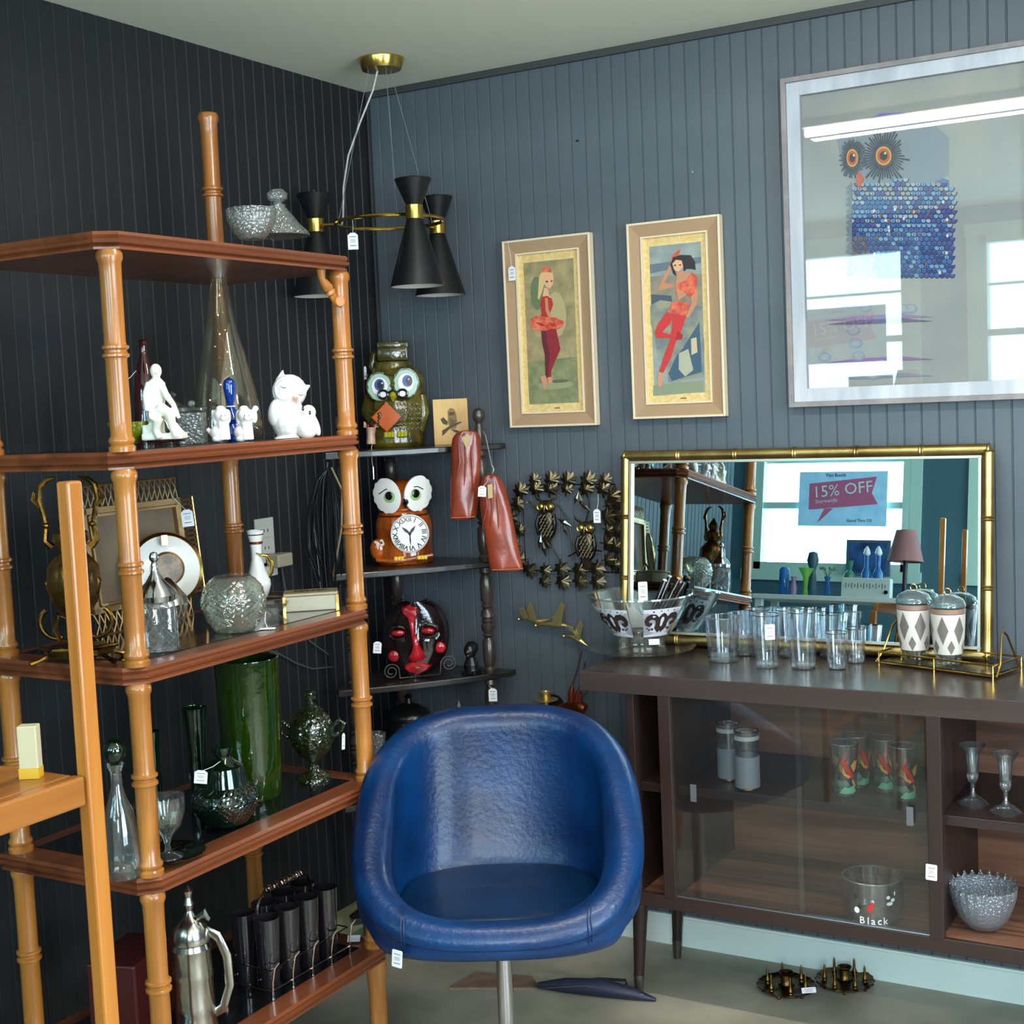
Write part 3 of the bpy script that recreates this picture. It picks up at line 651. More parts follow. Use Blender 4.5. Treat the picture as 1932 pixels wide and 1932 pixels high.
# ------------------------------------------------------------------ oak stand at the left
OAK = wood('golden_oak', (186, 118, 46), (140, 82, 30), .35, 2, 12, coat=.2, bump=.2); OAKH = wood('golden_oak_rail', (180, 112, 44), (128, 74, 28), .35, 1, 12, coat=.2, bump=.2)
OX = 1.12; PP = U(172, 1500, x=OX); OY = PP.y; zr = U(110, 1497, x=OX-.015).z
ok = thing('oak_stand', 'narrow golden oak stand with square posts and rails, nearest the viewer at the left', 'stand', (OX-.055, OY-.20, 0))
for y in (.20, -.20):
    B().box((.055, y, .70), (.019, .022, 1.40), bev=.003).build('post', OAK, ok, False); B().box((-.20, y, zr/2-.008), (.022, .026, zr-.016), bev=.003).build('short_post', OAK, ok, False)
for z in (zr, .25):
    for x in (.053, -.198): B().box((x, 0, z), (.018, .373, .034), bev=.003).build('rail', OAKH, ok, False)
B().box((-.075, 0, zr+.0125), (.235, .37, .008), bev=.002).build('shelf_board', OAKH, ok, False)
# ------------------------------------------------------------------ chandelier
BM = mat('black_metal', (13, 13, 15), .38, spec=.5); BRS = mat('brass', (206, 168, 84), .2, 1); WHT = mat('shade_inside', (200, 190, 180), .5)
cones = [Vector((.088, -.382, 1.945)), Vector((.406, -.396, 1.936)), Vector((.280, -.098, 1.929))]
cc = (cones[0]+cones[1]+cones[2])/3; cc.z = 1.94
cl = thing('chandelier', 'black double-cone chandelier on a brass ring in the corner', 'light', (cc.x, cc.y, H))
zc = cc.z-H
B().tube([(.140*math.cos(a), .140*math.sin(a), zc) for a in [2*PI*i/48 for i in range(48)]], .0048, 8, cyc=True).build('ring', BRS, cl)
for k, q in enumerate(cones):
    d = (q-cc); d.z = 0; e = d.normalized()
    b = B()
    # outer cones with thin wall, open at the bottom
    b.lathe([(.0, .083), (.0, .082), (.044, .082), (.046, .080), (.020, .018), (.0185, .018)], 32, mi=0)
    b.lathe([(.0185, -.016), (.020, -.016), (.069, -.182), (.0675, -.182), (.0185, -.022)], 32, mi=0, closed=True)
    sh = b.build('cone_shade', [BM], cl, loc=(d.x, d.y, zc))
    B().lathe([(.0195, -.02), (.0672, -.1815), (.066, -.181), (.016, -.024)], 32, closed=True).build('shade_lining', WHT, sh)
    B().lathe([(.0215, -.0175), (.0222, -.0165), (.0212, 0), (.0222, .0165), (.0215, .0175), (.019, .0175), (.019, -.0175)], 28, closed=True).build('collar', BRS, sh)
    B().lathe([(.006, .082), (.006, .090), (.0, .090)], 12).build('cap', BM, sh)
    B().tube([(e.x*.138, e.y*.138, zc), (d.x-e.x*.02, d.y-e.y*.02, zc)], .0045, 8).build('arm', BRS, cl)
    a2 = e.copy(); f2 = a2.cross(Vector((0, 0, 1)))*(.03)
    B().tube([(e.x*.14+f2.x, e.y*.14+f2.y, zc), (e.x*.03, e.y*.03, -.012)], .0009, 5).build('wire', mat('steel_wire', (190, 190, 195), .3, .8), cl)
pts = [Vector((-.14, -.02, zc+.0)), Vector((-.125, -.03, zc+.02)), Vector((-.12, -.028, zc+.10)), Vector((-.105, -.02, zc+.18)), Vector((-.07, -.01, zc+.26)), Vector((-.03, 0, zc+.34)), Vector((-.01, 0, -.02))]
B().tube(pts, .0028, 8).build('power_cord', mat('clear_cord', (170, 165, 158), .25), cl)
B().lathe([(.0, -.03), (.05, -.028), (.06, -.004), (.06, 0)], 24).build('canopy', BRS, cl)
Pt = U(666, 455, y=cc.y-.12); price_tag(cl, Pt-Vector((cc.x, cc.y, H)), .026, .042, CY, 0, U(664, 408, y=cc.y-.14)-Vector((cc.x, cc.y, H)))
# ------------------------------------------------------------------ things on the honey etagere
def lpx(fr, prof, seg=32, mi=0, B_=None, wall=0, fn=None, sq=1, c=(0, 0, 0)):
    """lathe from picture measures: prof=[(half width px, row px)]; wall>0 hollows it (open top)"""
    p = [(h*fr.s, fr.z(y)) for h, y in prof]
    if wall:
        p = [(0, p[0][1])] + p + [(max(r-wall, .0005), z if k == len(p)-1 else z+wall*.3) for k, (r, z) in reversed(list(enumerate(p)))][0:]
        p[-1] = (p[-1][0], p[-1][1]+wall); p.append((0, p[-1][1]))
    return (B_ or B()).lathe(p, seg, c, mi, fn=fn, sq=sq)
def xyz(px, z, **k): P = on(px, z, **k); return P, Fr(P)
SZT = [z+.0014 for z in SZ]
POR = mat('white_porcelain', (232, 228, 224), .18, coat=.5); PORM = mat('bisque_porcelain', (226, 222, 206), .45); PINK = mat('pink_glaze', (226, 160, 130), .3); INKB = mat('black_glaze', (14, 12, 14), .12, coat=.5)
CLR = glass('clear_glass', (248, 250, 249), .015, .75, milk=.01, gain=1.15); CRY = glass('cut_crystal', (228, 232, 230), .04, .45, bump=1, bscale=150, vor=True, milk=.06, gain=2.2)
AMB = glass('smoky_clear_glass', (232, 228, 214), .02, .55, milk=.02, gain=1.7); GRN = glass('green_glass', (84, 134, 20), .03, .35, bump=.25, bscale=30, milk=.10); GRD = glass('dark_green_glass', (16, 80, 46), .03, .25, milk=.07); GRD2 = glass('dark_green_cut', (24, 76, 54), .04, .3, milk=.08, gain=2.2)
OLG = glass('olive_pressed_glass', (84, 104, 50), .04, .3, bump=.8, bscale=110, vor=True, milk=.08, gain=2); BLU = glass('cobalt_glass', (8, 84, 196), .03, .3, milk=.25); LIME = glass('lime_glass', (190, 196, 20), .03, .4, bump=.5, bscale=60, milk=.2); SMK = glass('smoked_glass', (92, 86, 98), .03, .35, milk=.1)
FRO = glass('frosted_glass', (150, 158, 164), .3, .7, milk=.45); RIMG = mat('gold_rim', (190, 150, 80), .22, 1); SIL = mat('silver', (190, 185, 176), .2, 1, .05, 30)
BRD = mat('aged_brass', (150, 112, 52), .25, 1, .25, 60, (70, 50, 24), 20)
# -- white seated man figurine
P, f = xyz(315, SZT[3], x=.50)
t = thing('seated_man_figurine', 'cream bisque figurine of a seated man on a dark wooden base', 'figurine', P, CY)
c = lambda px, py, y=0: f.c(px, py, y)
S = f.s
b = B(); b.ball(c(294, 700), (11*S, 12*S, 14*S)); b.tube([c(294, 712), c(295, 722), c(294, 745), c(293, 775), c(300, 795)], [7*S, 17*S, 19*S, 17*S, 20*S], 12)
b.tube([c(284, 722, -.006), c(278, 745, -.012), c(284, 775, -.02)], [8*S, 7*S, 6*S], 10); b.tube([c(303, 722, -.006), c(316, 745, -.014), c(332, 765, -.018), c(340, 790, -.01)], [8*S, 7*S, 5*S, 4*S], 10)
b.tube([c(292, 785), c(312, 772, -.02), c(326, 780, -.024), c(330, 805, -.02), c(338, 824, -.02)], [14*S, 13*S, 11*S, 8*S, 7*S], 10); b.tube([c(290, 790), c(300, 782, -.03), c(306, 790, -.03), c(300, 810, -.024), c(308, 826, -.024)], [13*S, 12*S, 10*S, 7*S, 7*S], 10)
b.tube([c(284, 800), c(300, 808)], [22*S, 26*S], 12); b.box(c(311, 823), (76*S, 46*S, 12*S)); b.box(c(290, 812), (34*S, 40*S, 24*S)); b.ball(c(299, 704, -11*S), 3*S); b.tube([c(324, 800, .008), c(335, 824, .008)], [8*S, 14*S], 8)
b.build('body', PORM, t, fuse=.0018, sm=3)
B().ball(c(312, 832), (40*S, 24*S, 3.2*S), 0, 24, 8).build('wooden_base', mat('dark_base', (52, 20, 16), .3), t)
# -- two puppies and the blue stopper bottle between them
for k, (cx, fx, lab) in enumerate(((418, 1, 'white porcelain puppy figurine with curly ears, left of the blue glass bottle'), (462, 1, 'white porcelain puppy figurine with a bow, right of the blue glass bottle'))):
    P, f = xyz(cx, SZT[3], x=.53); S = f.s; c = f.c
    t = thing('puppy_figurine', lab, 'figurine', P, CY, 'porcelain puppies')
    b = B(); b.ball(c(cx-4, 816), (18*S, 15*S, 16*S)); b.ball(c(cx+2, 798), (12*S, 11*S, 18*S)); b.ball(c(cx+2, 784, -3*S), (16*S, 14*S, 14*S)); b.ball(c(cx+8, 789, -14*S), (8*S, 7*S, 6*S))
    b.ball(c(cx-12, 788), (6*S, 8*S, 15*S)); b.ball(c(cx+(18 if k else 12), 786, 3*S), (5*S, 7*S, 14*S)); b.ball(c(cx-2, 771), (9*S, 8*S, 6*S))
    b.tube([c(cx+10, 800, -8*S), c(cx+13, 830, -8*S)], [6*S, 6*S], 8); b.tube([c(cx+2, 802, -10*S), c(cx+3, 830, -10*S)], [6*S, 6*S], 8); b.ball(c(cx-6, 828, -6*S), (11*S, 10*S, 6*S))
    if not k: b.tube([c(cx-16, 820), c(cx-27, 808)], [5*S, 4*S], 8)
    else: b.ball(c(cx+20, 772), (6*S, 4*S, 6*S))
    b.build('body', POR, t, fuse=.0016, sm=2)
    for ex in (5, 12): B().ball(c(cx+ex-2, 785, -16.5*S), 1.7*S, 0, 8, 6).build('eye', INKB, t)
P, f = xyz(439, SZT[3], x=.46); t = thing('perfume_bottle', 'cobalt blue glass bottle with tall drop stopper tied with white ribbon', 'bottle', P, CY)
lpx(f, [(8, 832), (13, 826), (14, 812), (8, 800), (16, 792), (14, 782), (6, 768)], mi=0).build('body', BLU, t); lpx(f, [(5, 767), (9, 752), (12, 730), (10, 718), (0, 712)]).build('stopper', BLU, t); B().tube([(8*f.s*math.cos(a), 8*f.s*math.sin(a), f.z(767)) for a in [k*PI/6 for k in range(12)]], .0012, 6, cyc=True).build('ribbon', CARD, t)
# -- owl with owlet
P, f = xyz(555, SZT[3], x=.52); S = f.s; c = f.c
t = thing('owl_figurine', 'white porcelain sleeping owl figurine with an owlet under its wing', 'figurine', P, CY)
b = B(); b.ball(c(543, 788), (33*S, 28*S, 44*S)); b.ball(c(546, 738), (33*S, 29*S, 32*S)); b.tube([c(528, 718), c(534, 698)], [9*S, 1.5*S], 8); b.tube([c(573, 735), c(585, 729)], [9*S, 1.5*S], 8)
b.ball(c(538, 826), (22*S, 22*S, 6*S)); b.box(c(545, 828), (46*S, 40*S, 8*S)); b.build('body', POR, t, fuse=.002, sm=3)
B().ball(c(523, 777, -8*S), (16*S, 20*S, 28*S), rot=(0, .2, 0)).build('wing', POR, t)
b = B(); b.ball(c(581, 806, -12*S), (20*S, 17*S, 25*S)); b.ball(c(584, 779, -12*S), (14*S, 13*S, 14*S)); b.ball(c(594, 800, -12*S), (9*S, 12*S, 26*S), rot=(0, -.35, 0)); b.build('owlet', POR, t, fuse=.0018, sm=2)
for q in ((575, 772), (588, 780)): B().ball(c(*q, -24*S), (2.5*S, 1.5*S, 4*S), 0, 8, 6).build('owlet_eye', INKB, t)
B().tube([c(558, 748, -27*S), c(563, 752, -31*S), c(563, 762, -27*S)], [1*S, 5*S, 1*S], 8).build('beak', PINK, t)
for a, q in enumerate(((540, 730), (571, 745))): B().tube([c(q[0]-7, q[1]-2, -29*S if a == 0 else -22*S), c(q[0], q[1]+2, -29.5*S if a == 0 else -21*S), c(q[0]+6, q[1]+1, -28.5*S if a == 0 else -18*S)], [.4*S, 1.2*S, .4*S], 6).build('closed_eye', mat('grey_glaze', (120, 110, 110), .3), t)
B().tube([c(540+17*math.cos(a), 733+20*math.sin(a), -(27.5-5*abs(math.cos(a)))*S) for a in [2*PI*i/20 for i in range(20)]], 1.1*S, 6, cyc=True).build('face_disc', POR, t)
# -- large glass cone lamp with string lights
P, f = xyz(431, SZT[3], x=.335); S = f.s; c = f.c
t = thing('glass_cone_vase', 'tall clear glass cone bottle with warm wire string lights inside', 'vase', P)
lpx(f, [(60, 828), (66, 815), (66, 800), (58, 740), (44, 680), (32, 630), (24, 590), (20, 560), (14, 530), (14, 515)], 40, wall=.003).build('body', AMB, t)
wr = random.Random(5); WIRE = mat('copper_wire', (214, 170, 110), .3, 1); pts = []
for k in range(46):
    u = k/45; r = (1-u)*50*S*(.6+.4*wr.random()); a = u*11+wr.random()*.8; pts.append((r*math.cos(a), r*math.sin(a), f.z(815)+(f.z(560)-f.z(815))*(u**1.3)))
B().tube(pts, .0006, 5).build('wire', WIRE, t)
FAIRY = mat('fairy_light', (255, 226, 160), .4, emit=14)
b = B()
for p in pts[::5]: b.ball(p, .0013, 0, 8, 6)
b.build('light_beads', FAIRY, t)['kind'] = 'stuff'
# -- crystal box, glass dish, lime dish, dark red bottle
P, f = xyz(366, SZT[3], x=.47); t = thing('crystal_box', 'small square crystal box behind the seated man figurine', 'box', P, CY)
b = B(); b.box((0, 0, .030), (.046, .046, .060), bev=.003).build('body', CRY, t, False); B().box((0, 0, .066), (.050, .050, .010), bev=.003).build('lid', CLR, t, False); B().ball((0, 0, .077), .007).build('knob', CRY, t)
P, f = xyz(330, SZT[3], x=.40); t = thing('glass_dish', 'low clear glass lidded dish behind the seated man figurine', 'dish', P)
lpx(f, [(22, 836), (30, 820), (46, 800), (48, 790)], wall=.002).build('body', CLR, t); lpx(f, [(47, 789), (30, 770), (8, 758), (4, 752), (10, 744), (0, 738)]).build('lid', CLR, t)
P, f = xyz(246, SZT[3], x=.44); t = thing('lime_bowl', 'yellow-green glass bowl behind the left turned post', 'bowl', P)
lpx(f, [(14, 838), (20, 830), (34, 812), (40, 796)], wall=.003, fn=lambda r, z, a: r*(1+.04*math.cos(10*a))).build('body', LIME, t)
P, f = xyz(282, SZT[3], x=.29); t = thing('red_bottle', 'dark red glass bottle at the back of the upper left shelf', 'bottle', P)
lpx(f, [(22, 838), (24, 800), (22, 740), (16, 700), (7, 670), (7, 645), (9, 642)]).build('body', glass('ruby_glass', (140, 12, 26), .03, .3, milk=.12), t); price_tag(t, (-.03, -.045, f.z(742)), .022, .034, CY, .0, (-.004, -.006, f.z(690)))
# -- top shelf crystal
P, f = xyz(530, SZ[4]+.0, x=.45); t = thing('crystal_decanter', 'bell-shaped crystal decanter with round stopper on the top shelf', 'decanter', P)
lpx(f, [(58, 447), (55, 440), (40, 425), (25, 405), (14, 392), (15, 388)], wall=.003).build('body', CRY, t); lpx(f, [(7, 389), (8, 384), (18, 378), (20, 368), (12, 360), (0, 358)]).build('stopper', CRY, t)
price_tag(t, (-.006, -.055, f.z(424)), .025, .037, CY, 0, (0, -.02, f.z(392)))
P, f = xyz(478, SZ[4], x=.50); t = thing('crystal_bowl', 'cut crystal bowl at the front of the top shelf', 'bowl', P); lpx(f, [(22, 452), (34, 440), (44, 415), (46, 395)], wall=.003, fn=lambda r, z, a: r*(1+.03*math.cos(16*a))).build('body', CRY, t)
# ================= middle shelf
Z2 = SZT[2]
# big filigree frame leaning at the back
P0, P1_ = on(150, Z2, x=.262), on(392, Z2, x=.262)
fr0 = Fr(on(380, Z2, x=.262)); hgt = (fr0.py-897)*fr0.s; wd = abs(P1_.y-P0.y)
t = thing('filigree_frame', 'large gold picture frame with pierced filigree border at the back of the middle shelf', 'picture frame', ((P0.x+P1_.x)/2, (P0.y+P1_.y)/2, Z2)); t.rotation_euler = (-.10, 0, PI/2)
FG = mat('antique_gold', (170, 132, 88), .35, .9, .2, 80); W2 = wd/2
b = B()
for x in (-W2+.05, W2-.05): b.box((x, 0, hgt/2), (.012, .014, hgt-.09))
for z in (.05, hgt-.05): b.box((0, 0, z), (wd-.09, .014, .012))
for x in (-W2+.060, W2-.060): b.box((x, -.004, hgt/2), (.005, .012, hgt-.12))
for z in (.060, hgt-.060): b.box((0, -.004, z), (wd-.12, .012, .005))
b.build('inner_frame', FG, t, False)
b = B()
def lattice(x0, z0, x1, z1, n, w0):
    dx, dz = (x1-x0), (z1-z0); L = math.hypot(dx, dz); ux, uz = dx/L, dz/L; nx, nz = -uz, ux
    for i in range(n):
        for s_ in (1, -1):
            a = (i+(0 if s_ > 0 else 1))*L/n; e = (i+(1 if s_ > 0 else 0))*L/n
            b.tube([(x0+ux*a, 0, z0+uz*a), (x0+ux*(a+e)/2+nx*w0/2, -.004, z0+uz*(a+e)/2+nz*w0/2), (x0+ux*e+nx*w0, 0, z0+uz*e+nz*w0)], .0016, 5)
    b.tube([(x0+nx*w0, 0, z0+nz*w0), (x1+nx*w0, 0, z1+nz*w0)], .0026, 6)
nn = 18
lattice(W2-.044, hgt-.044, -W2+.044, hgt-.044, nn, -.044); lattice(W2-.044, .044, W2-.044, hgt-.044, nn+2, -.044); lattice(-W2+.044, .044, W2-.044, .044, nn, -.044); lattice(-W2+.044, hgt-.044, -W2+.044, .044, nn, -.044)
b.build('filigree_border', FG, t)
B().box((0, .003, hgt/2), (wd-.11, .004, hgt-.11)).build('backing', mat('aged_paper', (122, 104, 84), .7, col2=(104, 88, 70), vscale=8), t, False)
Pt = U(373, 975, x=.30); lp = t.matrix_basis.inverted() @ Pt if False else (Matrix.Translation(t.location) @ Euler(t.rotation_euler).to_matrix().to_4x4()).inverted() @ Pt
price_tag(t, (lp.x, -.03, lp.z), .025, .036, CY-PI/2, 0, (lp.x-.01, -.004, lp.z+.05))
# plate on stand
P, f = xyz(322, Z2, x=.335); S = f.s
t = thing('display_plate', 'white plate with gold rim and brown picture centre standing on edge', 'plate', P, 1.02)
zc_ = 112*S; b = B(); R0 = 70*S
pl = [(0, .004), (.45*R0, .004), (.5*R0, .001), (.95*R0, -.006), (R0, -.008), (R0, -.006), (.95*R0, -.003), (.5*R0, .004), (0, .008)]
b.lathe([(r, z) for r, z in pl], 48).build('body', POR, t, loc=(0, 0, zc_), rot=(PI/2-.18, 0, 0)); pb = t.children[-1]
B().lathe([(R0*.90, -.0030), (R0*.91, -.0008), (R0*1.0, -.0045), (R0*1.015, -.008), (R0*.99, -.0095)], 48, closed=True).build('gold_rim', RIMG, pb)
B().lathe([(0, .0088), (.40*R0, .0088), (.40*R0, .0082), (0, .008)], 40).build('picture_centre', mat('sepia_scene', (150, 122, 92), .35, col2=(84, 62, 44), vscale=60, detail=6), pb); B().lathe([(R0*.40, .0084), (R0*.46, .0070), (R0*.46, .0055), (R0*.40, .006)], 40, closed=True).build('gold_ring', RIMG, pb)
B().tube([(-.035, -.02, 0), (-.03, -.005, 42*S), (-.03, -.022, 41*S), (-.03, -.026, 54*S)], .002, 6).tube([(.035, -.02, 0), (.03, -.005, 42*S), (.03, -.022, 41*S), (.03, -.026, 54*S)], .002, 6).tube([(-.03, -.005, 42*S), (0, .022, 80*S), (.03, -.005, 42*S)], .002, 6).tube([(0, .022, 80*S), (0, .05, 0)], .002, 6).build('plate_stand', FG, t)
B().box((-.002, -.004, zc_+R0-.016), (.012, .002, .02)).build('hanging_clip', BRS, t, False)
# candy jar
P, f = xyz(302, Z2, x=.51); S = f.s; f.py = 1222; f.P = P
t = thing('candy_jar', 'square crystal candy jar with diamond cuts and a domed chrome lid', 'jar', P, CY+.25)
b = B(); n = 4
def sqr(w0, z, k=20):
    return [(math.copysign(abs(math.cos(2*PI*i/k))**.45, math.cos(2*PI*i/k))*w0, math.copysign(abs(math.sin(2*PI*i/k))**.45, math.sin(2*PI*i/k))*w0, z) for i in range(k)]
zj = [0, .004, .03, .075, .088, .094]; wj = [.026, .032, .0335, .033, .031, .028]; vs = []
for z, w0 in zip(zj, wj): vs += sqr(w0, z)
fs = [(j*20+i, j*20+(i+1) % 20, (j+1)*20+(i+1) % 20, (j+1)*20+i) for j in range(5) for i in range(20)]+[tuple(range(20))[::-1]]
b.add(vs, fs).build('body', glass('jar_crystal', (230, 234, 236), .03, .5, bump=.3, bscale=30, milk=.04, gain=1.8), t)
b = B()
for k in range(-2, 3):
    for s_ in (1, -1):
        for side in range(4):
            a0 = side*PI/2; co, si = math.cos(a0), math.sin(a0); pts = []
            for q in (0, 1):
                u = k*.018+(s_*.028 if q else -s_*.028)*1.0; z = .010 if q == 0 else .066
                pts.append((u, z))
            (u0, z0), (u1, z1) = pts; seg_ = []
            for q in range(9):
                tt = q/8; u = u0+(u1-u0)*tt
                if abs(u) <= .029: seg_.append((u, z0+(z1-z0)*tt))
            if len(seg_) > 1: b.tube([(u*co+.0338*si, u*si-.0338*co, z) for u, z in seg_], .0011, 5)
b.build('diamond_cuts', CLR, t)
B().lathe([(.036, .0), (.037, .010), (.034, .014), (.030, .022), (.018, .034), (.008, .050), (.0055, .062), (.0058, .066), (.004, .070), (.008, .074), (.009, .080), (.006, .087), (0, .089)], 32).build('lid', CHR, t, loc=(0, 0, .094))
# second jar behind it
P, f = xyz(322, Z2, x=.42); t = thing('covered_glass_dish', 'clear footed glass dish with grey metal cover behind the candy jar', 'dish', P)
B().lathe([(.022, 0), (.012, .012), (.03, .03), (.038, .06), (.038, .066)], 28).build('body', CLR, t); B().lathe([(.039, .066), (.036, .078), (.02, .1), (.008, .115), (.0, .118)], 28).build('cover', SIL, t)
# rose bowl
P, f = xyz(444, Z2, x=.50); S = f.s; fz = 1195
t = thing('rose_bowl', 'round pressed crystal rose bowl with thumbprint pattern', 'bowl', P)
pr = [(22, 0), (36, 2), (50, 22), (59, 46), (60, 62), (54, 84), (42, 99), (34, 104)]
def dimp(r, z, a): return r*(1+.030*math.cos(22*a)*math.cos(z*560)+.012*math.cos(44*a+z*900))
p = [(r*S, z*S) for r, z in pr]; pp = []
for i in range(len(p)-1):
    for q in range(6): pp.append((p[i][0]+(p[i+1][0]-p[i][0])*q/6, p[i][1]+(p[i+1][1]-p[i][1])*q/6))
pp.append(p[-1])
B().lathe(pp, 132, fn=dimp).build('body', glass('pressed_crystal', (222, 226, 214), .04, .5, milk=.07, gain=2.4), t)
B().lathe([(34*S, 103*S), (35*S, 106*S), (33*S, 106*S)], 48, fn=lambda r, z, a: r*(1+.03*math.cos(12*a))).build('rim', CLR, t)
# ewer
P, f = xyz(490, Z2, x=.335); S = f.s; c = f.c
t = thing('porcelain_ewer', 'slim white porcelain ewer with gold handle and banded neck', 'vase', P, CY)
L0 = 1165; zz = lambda py: (L0-py)*S*1.0
B().lathe([(13*S, 0), (12*S, 4*S), (9*S, 8*S), (18*S, 24*S), (24*S, 42*S), (23*S, 52*S), (15*S, 72*S), (10*S, 92*S), (10*S, 110*S), (12*S, 126*S), (15*S, 140*S), (16.5*S, 146*S), (14*S, 146*S), (9*S, 126*S)], 32).build('body', POR, t)
for a, h_ in ((120, 5), (137, 2)): B().lathe([(12.3*S if a < 130 else 15*S, a*S), (12.9*S if a < 130 else 15.6*S, (a+h_)*S)], 32).build('gold_band', mat('copper_band', (176, 96, 50), .2, .9), t)
B().tube([(2*S, -12*S, 104*S), (10*S, -13*S, 100*S), (20*S, -6*S, 98*S), (27*S, 0, 84*S), (26*S, 0, 66*S), (17*S, 0, 52*S)], [1.2*S, 2.2*S, 4*S, 4.5*S, 4*S, 2.5*S], 10).build('handle', BRS, t)
# ivory box
P, f = xyz(588, Z2, x=.47); S = f.s
t = thing('trinket_box', 'long ivory trinket box with gilt corners at the right end of the middle shelf', 'box', P, CY+.12)
IV = mat('ivory_lacquer', (166, 160, 138), .35); IVT = mat('ivory_lid', (150, 138, 108), .3, .2)
w0, d0, h0_ = .112, .062, .032
B().box((0, 0, h0_/2), (w0, d0, h0_), bev=.002).build('body', IV, t, False); B().box((0, 0, h0_+.0035), (w0+.003, d0+.003, .007), bev=.002).build('lid', IVT, t, False)
b = B()
for x in (-1, 1):
    for y in (-1, 1): b.box((x*w0/2, y*d0/2, h0_/2), (.006, .006, h0_+.001))
b.build('gilt_corner', RIMG, t, False)
b = B()
for k in range(6): b.ball((-.03+k*.012, 0, h0_+.0075), (.007, .004, .0012), 0, 8, 6)
b.build('gilt_scroll', RIMG, t)
# little things by the bowl
P, f = xyz(520, Z2, x=.44); t = thing('glass_nut_dish', 'small scalloped glass nut dish between the rose bowl and the ivory box', 'dish', P)
B().lathe([(.008, 0), (.010, .004), (.022, .014), (.03, .026), (.028, .026), (.02, .016)], 30, fn=lambda r, z, a: r*(1+.06*math.cos(6*a))).build('body', CLR, t)
P, f = xyz(536, Z2, x=.30); t = thing('metal_tray', 'flat silver tray with raised rim at the back of the middle shelf', 'tray', P, CY)
B().box((0, 0, .003), (.13, .08, .004), bev=.001).build('base', SIL, t, False)
b = B(); b.tube([(-.065, -.04, .008), (.065, -.04, .008), (.065, .04, .008), (-.065, .04, .008)], .003, 6, cyc=True); b.build('rim', SIL, t)
P, f = xyz(505, Z2, x=.548); t = thing('loose_tag', 'white paper tag lying by the rose bowl', 'tag', P, CY)
B().box((0, 0, .001), (.030, .014, .0016)).tube([(0, 0, .002), (-.004, -.004, .016), (-.002, 0, .034)], .0007, 5).build('card', CARD, t, False)
# brass ornate clock / candelabrum at the left
P, f = xyz(150, Z2, x=.43); S = f.s; c = f.c
t = thing('brass_mantel_ornament', 'ornate aged brass urn ornament with scroll arms on a footed base', 'ornament', P, CY)
base = 0.0
b = B(); b.lathe([(.055, .012), (.062, .016), (.062, .026), (.05, .032), (.0, .032)], 8, sq=.8).build('base_plate', BRD, t, False)
def scroll(x, s_, z0, k, r=.0045):
    pts = []
    for i in range(26):
        u = i/25; a = u*PI*2.1; rr_ = .018*(1-.55*u)*k; pts.append((x+s_*(rr_*math.sin(a)+.02*(1-u)*k), -.004, z0+.05*k*(1-u)+rr_*math.cos(a)))
    return B().tube(pts, [r*(1-.4*i/25) for i in range(26)], 8)
for s_ in (-1, 1):
    scroll(s_*.032, s_, .034, 1.0).build('scroll_leg', BRD, t)
    B().tube([(s_*.05, -.02, .014), (s_*.062, -.03, .008), (s_*.074, -.038, .004)], [.005, .004, .006], 8).build('foot', BRD, t); B().tube([(s_*.05, .02, .014), (s_*.062, .03, .008), (s_*.07, .036, .004)], [.005, .004, .006], 8).build('foot', BRD, t)
    pts = [(s_*.026, 0, .115), (s_*.04, -.004, .135), (s_*.046, -.004, .155), (s_*.038, -.004, .17), (s_*.03, 0, .16)]
    B().tube(pts, [.005, .0055, .005, .004, .006], 8).build('lower_scroll', BRD, t)
    pts = [(s_*.034, 0, .222), (s_*.046, 0, .235), (s_*.042, 0, .265), (s_*.046, 0, .29), (s_*.052, 0, .315), (s_*.048, 0, .34), (s_*.036, 0, .352), (s_*.02, 0, .356)]
    B().tube(pts, [.008, .006, .0055, .0045, .005, .0055, .0045, .002], 8).build('handle', BRD, t)
b = B(); b.lathe([(.012, .03), (.02, .045), (.012, .06), (.02, .085), (.038, .115), (.046, .15), (.044, .185), (.03, .205), (.02, .215), (.032, .235), (.03, .25), (.014, .262), (.02, .28), (.008, .3), (0, .312)], 28, fn=lambda r, z, a: r*(1+.06*math.cos(8*a)*(1 if .1 < z < .2 else .3))).build('urn', mat('dark_bronze', (76, 50, 26), .3, .9, .5, 40, (140, 104, 50), 25), t)
t.scale = (1, 1, .92)
for s_ in (-1, 1):
    B().tube([(s_*.05, -.002, .30), (s_*.062, -.002, .315), (s_*.058, -.002, .33), (s_*.05, 0, .325)], [.003, .004, .003, .002], 7).build('leaf_curl', BRD, t); B().ball((s_*.041, -.002, .265), .0065, 0, 12, 8).build('bead', BRD, t); B().tube([(s_*.02, -.03, .04), (s_*.026, -.04, .07), (s_*.018, -.044, .1), (s_*.008, -.04, .09)], [.003, .0045, .004, .003], 7).build('front_scroll', BRD, t)
B().tube([(-.07, 0, .03), (-.03, -.045, .03), (.03, -.045, .03), (.07, 0, .03)], .004, 8).build('base_gallery', BRD, t)
